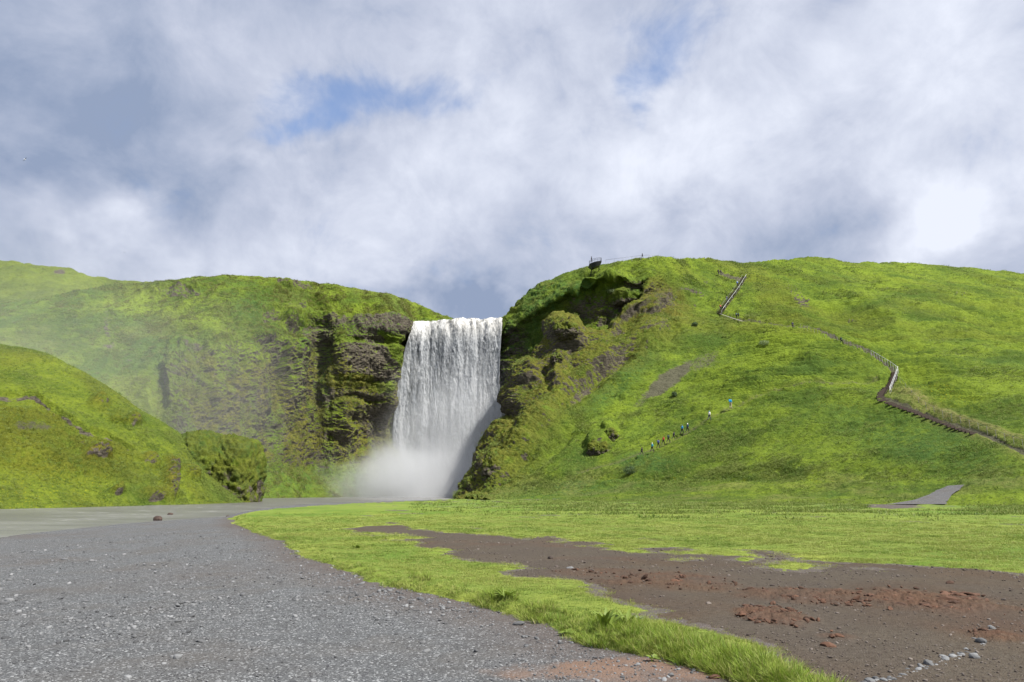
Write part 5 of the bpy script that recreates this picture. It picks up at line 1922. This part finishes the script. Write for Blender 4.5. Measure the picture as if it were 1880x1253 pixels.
def empty(name, loc, label, cat, group=None):
    o = bpy.data.objects.new(name, None)
    COL.objects.link(o)
    o.location = loc
    tag(o, label, cat, group)
    return o


def rel(P, root):
    return np.array(P) - np.array(root.location)


def staircase(pts, n_, width, rise, label, wfun=None, parts=None):
    P, q = path_pts(pts, n_)
    root = empty('staircase', P[0], label, 'staircase')
    for i in range(n_):
        w = wfun(i / (n_ - 1)) if wfun else width
        c = rel(P[i], root)
        d = P[min(i + 1, n_ - 1)] - P[max(i - 1, 0)]
        yaw = math.atan2(d[1], d[0]) if not wfun else 0.15
        R = np.array([[math.cos(yaw), -math.sin(yaw), 0], [math.sin(yaw), math.cos(yaw), 0], [0, 0, 1]])
        if wfun is None:
            R = R @ np.array([[0, 1, 0], [-1, 0, 0], [0, 0, 1.0]])
        ra = rise * rng.uniform(.85, 1.15)
        mb = MB()
        mb.box(c + np.array([0, 0, .26 - ra * .5]), (w, .16, ra), R)
        st = mb.build('step', M_timber, root)
        mb = MB()
        mb.box(c + np.array([0, .26, .22]), (w * .94, .34, .06), R)
        mb.build('tread', M_tread, st)
    return root, P


staircase([(1622, 736), (1618, 730), (1620, 724), (1624, 719), (1629, 714)], 8, 2.4, .42, 'broad flight of dark timber steps where the hillside path bends', wfun=lambda t: 2.6 - .7 * t)
staircase([(1786, 797), (1768, 792), (1745, 784), (1722, 775), (1700, 766), (1680, 758), (1662, 752), (1645, 746), (1632, 741)], 24, 1.5, .30, 'long flight of brown earth and timber steps descending to the right from the bend', wfun=lambda t: 1.1 + .8 * t)


def railing(pts, n_, h, mat_post, mat_rail, rails, label, name='handrail', cat='handrail', rad=.05, S=None, rrad=.05, lift=0.0):
    P, q = path_pts(pts, n_, S)
    root = empty(name, P[0], label, cat)
    for p in P:
        c = rel(p, root)
        mb = MB()
        mb.tube([c + np.array([0, 0, -.4]), c + np.array([0, 0, h + lift])], rad, 6)
        mb.build('post', mat_post, root)
    for rh in rails:
        mb = MB()
        mb.tube([rel(p, root) + np.array([0, 0, rh + lift]) for p in P], rrad, 6)
        mb.build('rail', mat_rail, root, smooth=True)
    return root, P


railing([(1634, 722), (1640, 706), (1646, 692), (1649, 682)], 8, 1.1, M_galv, M_galv, (1.08, .6), 'pale metal handrail beside the steep dark steps at the path bend', rad=.035, rrad=.045)
railing([(1649, 684), (1640, 676), (1620, 664), (1600, 652)], 11, 1.15, M_galv, M_galv, (1.12,), 'pale metal handrail along the path just above the bend', rad=.03, rrad=.035)
railing([(1598, 650), (1560, 634), (1530, 622), (1500, 610), (1470, 602)], 22, 1.1, M_post, M_post, (.95,), 'thin grey rope fence along the upper part of the hillside path', 'rope_fence', 'fence', rad=.035, rrad=.014)
railing([(1652, 700), (1690, 745), (1730, 765), (1790, 785), (1840, 806), (1878, 820)], 16, 1.0, M_post, M_post, (.9,), 'thin post fence in the pale tall grass above the lower steps', 'rope_fence', 'fence', rad=.03, rrad=.010)
staircase([(1632, 712), (1636, 704), (1641, 694), (1643, 686)], 10, 1.6, .5, 'short steep dark flight of steps beside the pale handrail', wfun=lambda t: 1.5)


# upper metal staircase on the hill
def metal_stairs():
    P, q = path_pts([(1321, 577), (1330, 564), (1338, 553), (1348, 540), (1357, 526), (1363, 516), (1367, 510)], 30)
    root = empty('staircase', P[0], 'thin straight metal staircase with a pale handrail high on the right hill', 'staircase')
    for i in range(30):
        c = rel(P[i], root)
        mb = MB()
        mb.box(c + np.array([0, 0, .25]), (1.5, .5, .14))
        mb.build('step', M_timber, root)
    for sx, mt, rh in ((-.75, M_post, 1.0), (.75, M_galv, 1.25)):
        mb = MB()
        mb.tube([rel(p, root) + np.array([sx, 0, rh]) for p in P[::3]] + [rel(P[-1], root) + np.array([sx, 0, rh])], .05 if sx > 0 else .03, 6)
        mb.build('rail', mt, root, smooth=True)
    for i in range(0, 30, 4):
        c = rel(P[i], root)
        mb = MB()
        mb.tube([c + np.array([.75, 0, -.3]), c + np.array([.75, 0, 1.25])], .05, 6)
        mb.build('post', M_galv, root)
    for sx in (-.8, .8):
        mb = MB()
        mb.tube([rel(p, root) + np.array([sx, 0, .15]) for p in P[::3]] + [rel(P[-1], root) + np.array([sx, 0, .15])], .09, 6)
        mb.build('stringer', M_timber, root)
    return P


STP = metal_stairs()


# landing and lower fence of the upper stairs
P, q = path_pts([(1322, 578), (1336, 583), (1350, 588), (1364, 592)], 6)
root = empty('boardwalk', P[0], 'narrow pale boardwalk leading right from the foot of the metal staircase', 'boardwalk')
for i in range(5):
    a, b = rel(P[i], root), rel(P[i + 1], root)
    mb = MB()
    mb.tube([a + np.array([0, 0, .3]), b + np.array([0, 0, .3])], [(.3, .06)] * 2, 6)
    mb.build('board', M_post, root)


# ---- viewing platform
def platform():
    c0 = at(1093, 482, 220)
    c0 = c0 + np.array([0, 0, -.35])
    root = empty('viewing_platform', c0, 'dark steel viewing platform with a railing jutting from the clifftop above the falls', 'platform')
    W_, D_ = 2.1, 3.0
    ring = [(W_ * math.cos(a), D_ * .55 * math.sin(a)) for a in np.linspace(PI, 2 * PI, 13)]
    outline = ring + [(W_, 3.2), (-W_, 3.2)]

    def prism(lo, hi, sl, sh, name, mat, dx=0.0):
        mb = MB()
        n_ = len(outline)
        vs = [(x * sl + dx, y * sl, lo + .25 * x) for x, y in outline] + [(x * sh, y * sh, hi + .25 * x * (1 if abs(hi) < .2 else 1)) for x, y in outline]
        fs = [tuple(range(n_))[::-1], tuple(range(n_, 2 * n_))] + [(i, (i + 1) % n_, n_ + (i + 1) % n_, n_ + i) for i in range(n_)]
        mb.add(vs, fs)
        return mb.build(name, mat, root)
    prism(-.12, .10, 1.0, 1.02, 'deck', M_dark)
    prism(-1.35, -.125, .60, .98, 'hull', M_dark, .15)
    posts = outline[:13:1] + [(W_, 1.6), (W_, 3.1)]
    tops = []
    for x, y in posts:
        mb = MB()
        mb.tube([(x, y, .05 + .25 * x), (x, y, 1.25 + .25 * x)], .045, 6)
        mb.build('railing_post', M_dark, root)
        tops.append((x, y, 1.25 + .25 * x))
    for dz in (0, -.5):
        mb = MB()
        mb.tube([(x, y, z + dz) for x, y, z in tops], .04, 6)
        mb.build('rail', M_dark, root)
    for sx in (-1, 1):
        mb = MB()
        mb.tube([(sx * 1.2, .2, -1.4), (sx * 1.4, 4.0, -4.0)], .16, 6)
        mb.build('strut', M_dark, root)


platform()


def crest_fence():
    pts = []
    for px, py in [(1112, 483), (1128, 481), (1144, 479), (1160, 477), (1176, 475), (1192, 474), (1208, 474)]:
        p = GORGE.find(px, py + 2) if px < 1200 else HILL.find(px, py + 2)
        pts.append(at(px, py, p[1]))
    P = np.array(pts)
    root = empty('clifftop_fence', P[0], 'light post and rail fence along the hilltop right of the viewing platform', 'fence')
    M_b = simple_mat('bluish_rail', (.30, .31, .38), .5, .1)
    for p in P:
        c = rel(p, root)
        mb = MB()
        mb.tube([c + np.array([0, 0, -1.0]), c + np.array([0, 0, 1.1])], .05, 6)
        mb.build('post', M_b, root)
    mb = MB()
    mb.tube([rel(p, root) + np.array([0, 0, 1.08]) for p in P], .05, 6)
    mb.build('rail', M_b, root)


crest_fence()
#@@PEOPLE
# ================================================================== PEOPLE
import bmesh


def skin_mesh(name, V, E, Rr, root_i, sub=1):
    me = bpy.data.meshes.new(name)
    me.from_pydata([tuple(v) for v in V], E, [])
    o = bpy.data.objects.new(name, me)
    COL.objects.link(o)
    md = o.modifiers.new('skin', 'SKIN')
    md.use_smooth_shade = True
    if not me.skin_vertices:
        bm = bmesh.new()
        bm.from_mesh(me)
        bm.verts.layers.skin.verify()
        bm.to_mesh(me)
        bm.free()
    for i, r_ in enumerate(Rr):
        sv = me.skin_vertices[0].data[i]
        sv.radius = r_ if hasattr(r_, '__len__') else (r_, r_)
        sv.use_root = (i == root_i)
    if sub:
        s_ = o.modifiers.new('sub', 'SUBSURF')
        s_.levels = s_.render_levels = sub
    dg = bpy.context.evaluated_depsgraph_get()
    me2 = bpy.data.meshes.new_from_object(o.evaluated_get(dg))
    bpy.data.objects.remove(o)
    for p in me2.polygons:
        p.use_smooth = True
    me2.name = name
    return me2


def pose(stride, lean, armsw):
    """facing +Y, standing height about 1.75 m; returns body, jacket, trousers, boots, hair, pack meshes"""
    J = {}
    hip = np.array([0, 0, .95])
    up_ = np.array([0, math.sin(lean), math.cos(lean)])
    J['pel'] = hip
    J['waist'] = hip + up_ * .18
    J['chest'] = hip + up_ * .40
    J['neck'] = hip + up_ * .56
    J['jaw'] = hip + up_ * .63 + np.array([0, .03, 0])
    J['head'] = hip + up_ * .70 + np.array([0, .02, 0])
    J['crown'] = hip + up_ * .79
    V, E, R = [], [], []
    idx = {}

    def add(nm, p, r_, par=None):
        idx[nm] = len(V)
        V.append(np.array(p, float))
        R.append(r_)
        if par:
            E.append((idx[par], idx[nm]))
    add('pel', J['pel'], (.15, .11))
    add('waist', J['waist'], (.13, .10), 'pel')
    add('chest', J['chest'], (.16, .11), 'waist')
    add('neck', J['neck'], .055, 'chest')
    add('jaw', J['jaw'], .072, 'neck')
    add('head', J['head'], (.080, .095), 'jaw')
    add('crown', J['crown'], .062, 'head')
    add('nose', J['head'] + np.array([0, .115, -.02]), .014, 'head')
    jak = {'v': [J['pel'], J['waist'], J['chest'], J['neck'] - up_ * .03], 'e': [(0, 1), (1, 2), (2, 3)], 'r': [(.19, .145), (.175, .14), (.195, .15), .075]}
    tro = {'v': [J['pel'] + np.array([0, 0, .02])], 'e': [], 'r': [(.165, .125)]}
    feet = []
    for s, nm in ((-1, 'l'), (1, 'r')):
        sw = armsw * s
        sh = J['chest'] + up_ * .10 + np.array([s * .19, 0, 0])
        el = sh + np.array([s * .05, -.26 * math.sin(sw) + .02, -.27 * math.cos(sw)])
        wr = el + np.array([-s * .01, .24 * math.sin(.5 - sw * .4), -.22 * math.cos(.5 - sw * .4)])
        hd = wr + (wr - el) / .25 * .07
        add('sh' + nm, sh, .062, 'chest')
        add('el' + nm, el, .042, 'sh' + nm)
        add('wr' + nm, wr, .030, 'el' + nm)
        add('palm' + nm, hd, (.040, .022), 'wr' + nm)
        dr = (wr - el) / np.linalg.norm(wr - el)
        for k, (off, ln) in enumerate([(-.027, .065), (-.009, .078), (.009, .074), (.026, .058)]):
            b_ = hd + dr * .03 + np.array([0, off, 0])
            add('f%s%d' % (nm, k), b_, .009, 'palm' + nm)
            add('g%s%d' % (nm, k), b_ + dr * ln * .55 + np.array([-s * .008, 0, 0]), .008, 'f%s%d' % (nm, k))
            add('h%s%d' % (nm, k), b_ + dr * ln + np.array([-s * .028, 0, 0]), .006, 'g%s%d' % (nm, k))
        add('th' + nm, hd + dr * .005 + np.array([0, .045, 0]), .010, 'palm' + nm)
        add('ti' + nm, hd + dr * .045 + np.array([0, .058, 0]), .008, 'th' + nm)
        b0 = len(jak['v'])
        jak['v'] += [sh, el, wr]
        jak['e'] += [(2, b0), (b0, b0 + 1), (b0 + 1, b0 + 2)]
        jak['r'] += [.088, .066, .050]
        g = stride * s
        hp = J['pel'] + np.array([s * .095, 0, -.05])
        kn = hp + np.array([s * .01, .44 * math.sin(g) + (.06 if g > 0 else .03), -.44 * math.cos(g)])
        bend = g - (.25 if g > 0 else .55 * abs(stride) / .45 + .05)
        an = kn + np.array([0, .42 * math.sin(bend), -.42 * math.cos(bend)])
        toe = an + np.array([s * .015, .16, -.05])
        add('hp' + nm, hp, .095, 'pel')
        add('kn' + nm, kn, .058, 'hp' + nm)
        add('an' + nm, an, .040, 'kn' + nm)
        add('toe' + nm, toe, (.040, .025), 'an' + nm)
        b0 = len(tro['v'])
        tro['v'] += [hp, kn, an + (kn - an) * .1]
        tro['e'] += [(0, b0), (b0, b0 + 1), (b0 + 1, b0 + 2)]
        tro['r'] += [.115, .080, .064]
        feet.append((an, toe))
    body = skin_mesh('body', V, E, R, 0)
    jm = skin_mesh('jacket', jak['v'], jak['e'], jak['r'], 0)
    tm = skin_mesh('trousers', tro['v'], tro['e'], tro['r'], 0)
    mbb = MB()
    for an, toe in feet:
        mbb.tube([an + np.array([0, -.05, .06]), an + np.array([0, -.04, -.03]), an + np.array([0, .05, -.05]), toe + np.array([0, .02, -.012])], [.056, .062, .056, .034], 8)
    H = MB()
    hc = J['head'] + up_ * .02 - np.array([0, .018, 0])
    for k, (rz, dz) in enumerate([(0, 0)]):
        H.tube([hc + np.array([0, -.03, -.10]), hc + np.array([0, -.02, -.04]), hc + np.array([0, -.01, .03]), hc + np.array([0, 0, .08]), hc + np.array([0, 0, .105])], [.075, .096, .102, .075, .02], 10)
    B = MB()
    bc = J['chest'] - np.array([0, .22, .02])
    B.tube([bc + np.array([0, .02, -.26]), bc + np.array([0, -.02, -.2]), bc + np.array([0, -.02, .05]), bc + np.array([0, 0, .2]), bc + np.array([0, .02, .24])], [(.09, .05), (.15, .10), (.16, .11), (.13, .09), (.05, .04)], 10)
    minz = min(float(a[1][2]) for a in feet) - .04
    return dict(body=body, jacket=jm, trousers=tm, boots=mbb, hair=H, pack=B, zmin=minz)


POSES = [pose(.42, .22, .5), pose(.30, .12, .35), pose(.10, .04, .12), pose(.5, .40, .6)]
for k, p in enumerate(POSES):
    for key in ('boots', 'hair', 'pack'):
        me = bpy.data.meshes.new(key)
        me.from_pydata(p[key].v, [], p[key].f)
        for q_ in me.polygons:
            q_.use_smooth = True
        p[key] = me
PM = {}


def cloth(c):
    if c not in PM:
        PM[c] = simple_mat('cloth_%d' % len(PM), c, .8, .15, 20)
    return PM[c]


M_skin = simple_mat('skin', (.42, .26, .19), .6, .08, 20)


def person(px, py, hpx, pz, yaw, jacket, trousers, hat, pack, label, S=None, group=None, P0=None, bare=False):
    S = S or HILL
    if P0 is None:
        p = S.find(px, py)
        p = at(px, py, p[1])
    else:
        p = P0
    ps = POSES[pz]
    root = bpy.data.objects.new('person', None)
    COL.objects.link(root)
    dpt = p[1] * CP + (p[2] - CAM_H) * SP
    h = hpx * dpt / F_PX
    s = float(np.clip(1.12 * h / 1.72, .85, 1.25))
    root.location = (p[0], p[1] - .25, p[2] + .18 - ps['zmin'] * s)
    root.rotation_euler = (0, 0, yaw)
    root.scale = (s, s, s)
    tag(root, label, 'person', group)

    def part(nm, key, mat, dz=0):
        o = bpy.data.objects.new(nm, ps[key])
        COL.objects.link(o)
        o.parent = root
        if not ps[key].materials:
            ps[key].materials.append(mat)
        o.material_slots[0].link = 'OBJECT'
        o.material_slots[0].material = mat
        return o
    part('body', 'body', M_skin)
    part('jacket', 'jacket', cloth(jacket))
    if not bare:
        part('trousers', 'trousers', cloth(trousers))
    else:
        part('shorts', 'trousers', cloth(trousers))
    part('boots', 'boots', cloth((.03, .028, .026)))
    part('hat' if hat else 'hair', 'hair', cloth(hat or (.05, .032, .02)))
    if pack:
        part('backpack', 'pack', cloth(pack))


GR = 'hikers climbing the trail across the right hill'
DK = (.018, .02, .028)
R55 = -1.0
person(1178, 838, 13, 0, R55, (.022, .028, .026), DK, None, None, 'person in dark clothes, lowest and leftmost of the line of hikers on the slope', group=GR)
person(1197, 832, 14.5, 1, R55, (.02, .28, .40), DK, (.75, .73, .7), None, 'hiker in a light blue jacket and white hat, second from the bottom of the line', group=GR)
person(1208.5, 825, 14, 1, R55, (.06, .08, .26), DK, None, (.04, .05, .12), 'hiker in a dull blue-violet jacket walking just below the red one', group=GR)
person(1217.5, 819, 13.5, 0, R55, (.42, .035, .03), DK, (.20, .05, .04), None, 'hiker in a red jacket in the middle of the line', group=GR)
person(1227, 815, 13.5, 0, R55, (.02, .06, .045), DK, None, (.02, .05, .05), 'hiker in dark green just above the red one', group=GR)
person(1236.5, 810, 13.5, 0, R55, (.015, .02, .05), DK, None, None, 'hiker in near-black clothes just below the bright blue one', group=GR)
person(1252, 799, 14.5, 1, R55, (.01, .25, .52), DK, (.05, .12, .2), None, 'hiker in bright blue jacket just behind the white-hatted leader of the close group', group=GR)
person(1262, 796, 14.5, 1, R55, (.02, .06, .11), DK, (.8, .8, .8), None, 'hiker in dark blue with a white hat leading the close group', group=GR)
person(1302, 774, 15, 1, R55, (.72, .70, .66), (.06, .07, .09), (.03, .22, .42), None, 'hiker in a white top with a blue hat, alone above the close group', group=GR)
person(1341, 752, 16, 2, R55, (.01, .33, .62), (.40, .33, .26), None, (.01, .22, .48), 'hiker in a long bright turquoise jacket, highest of those on the lower trail', group=GR, bare=True)
person(1352, 586, 9.5, 2, .4, (.05, .09, .11), DK, None, None, 'person in grey-blue at the start of the upper path below the metal stairs')
person(1355.5, 586, 9.5, 0, -.4, (.02, .035, .04), DK, None, (.02, .04, .05), 'person in black next to the grey-blue one below the metal stairs')
person(1455, 604, 10, 2, -.3, (.03, .04, .10), DK, None, None, 'lone walker in navy on the upper path, left of the bent one')
person(1545, 634, 12.5, 3, 2.2, (.015, .06, .065), DK, None, (.02, .09, .09), 'walker in dark teal bending forward with a pack beside the fence')
person(1319, 506, 9, 2, 0, (.02, .02, .03), DK, None, None, 'left one of two dark figures high on the hill left of the stairs top')
person(1323.5, 506, 8.5, 2, .5, (.03, .03, .04), DK, None, None, 'right one of two dark figures high on the hill left of the stairs top')
person(0, 0, 9, 0, 0, (.08, .16, .42), DK, (.7, .7, .7), None, 'climber in blue with a pale cap on the upper half of the metal staircase', P0=STP[21] + np.array([-.3, -.2, .3]))
person(0, 0, 9, 0, 0, (.03, .04, .07), (.10, .14, .22), None, None, 'climber in dark clothes halfway up the metal staircase', P0=STP[9] + np.array([-.3, -.2, .3]))
person(0, 0, 9, 0, 0, (.36, .05, .04), DK, None, None, 'climber in a red jacket at the foot of the metal staircase', P0=STP[2] + np.array([-.3, -.2, .3]))
person(1179, 476, 8.5, 1, -1.2, (.05, .07, .11), DK, None, None, 'person standing against the sky on the hilltop beside the light fence', S=GORGE)
c0 = at(1086, 482.5, 220.5)
person(0, 0, 9, 2, 1.5, DK, DK, None, None, 'dark silhouette leaning on the railing of the viewing platform', P0=c0)


# ================================================================== BIRDS
def bird(px, py, D, span, roll, yaw, cb, cw, label):
    p = at(px, py, D)
    root = bpy.data.objects.new('gull', None)
    COL.objects.link(root)
    root.location = p
    root.rotation_euler = (0, roll, yaw)
    tag(root, label, 'bird')
    L = span * .42
    mb = MB()
    mb.tube([(0, -L * .5, 0), (0, -L * .3, 0), (0, 0, 0), (0, L * .28, .005), (0, L * .40, .02), (0, L * .47, .015), (0, L * .56, 0)], [.008, .03 * span, .055 * span, .045 * span, .032 * span, .024 * span, .004], 8)
    mb.build('body', cb, root, smooth=True)
    mb = MB()
    mb.tube([(0, -L * .42, 0), (0, -L * .62, .002)], [(.012 * span, .03 * span), (.004, .06 * span)], 6)
    mb.build('tail', cb, root)
    for s in (-1, 1):
        V, Fc = [], []
        for k in range(7):
            t = k / 6
            x = s * span * .5 * t
            zz = span * (.10 * math.sin(t * 2.0) - .02 * t)
            ch = L * (.26 * (1 - t) ** .6 + .03)
            y0 = L * (.10 + .18 * math.sin(t * 2.6) - .38 * t * t)
            V += [(x, y0 + ch * .4, zz), (x, y0 + ch * .2, zz + .012 * span), (x, y0 - ch * .8, zz), (x, y0, zz - .006 * span)]
        for k in range(6):
            a = 4 * k
            for j in range(4):
                Fc.append((a + j, a + (j + 1) % 4, a + 4 + (j + 1) % 4, a + 4 + j))
        Fc += [(0, 3, 2, 1), (24, 25, 26, 27)]
        mb = MB()
        mb.add(V, Fc)
        mb.build('wing', cw, root, smooth=True)


M_bw = simple_mat('white_feathers', (.75, .76, .78), .7, .05)
M_bg = simple_mat('grey_feathers', (.16, .17, .19), .7, .2)
bird(46, 293, 150, 1.25, -.75, -.3, M_bw, M_bg, 'white gull with dark wings banking in the grey sky at upper left')
bird(229, 464, 190, 1.1, -.6, .5, M_bg, M_bg, 'small grey bird flying above the left ridge below the bright cloud')
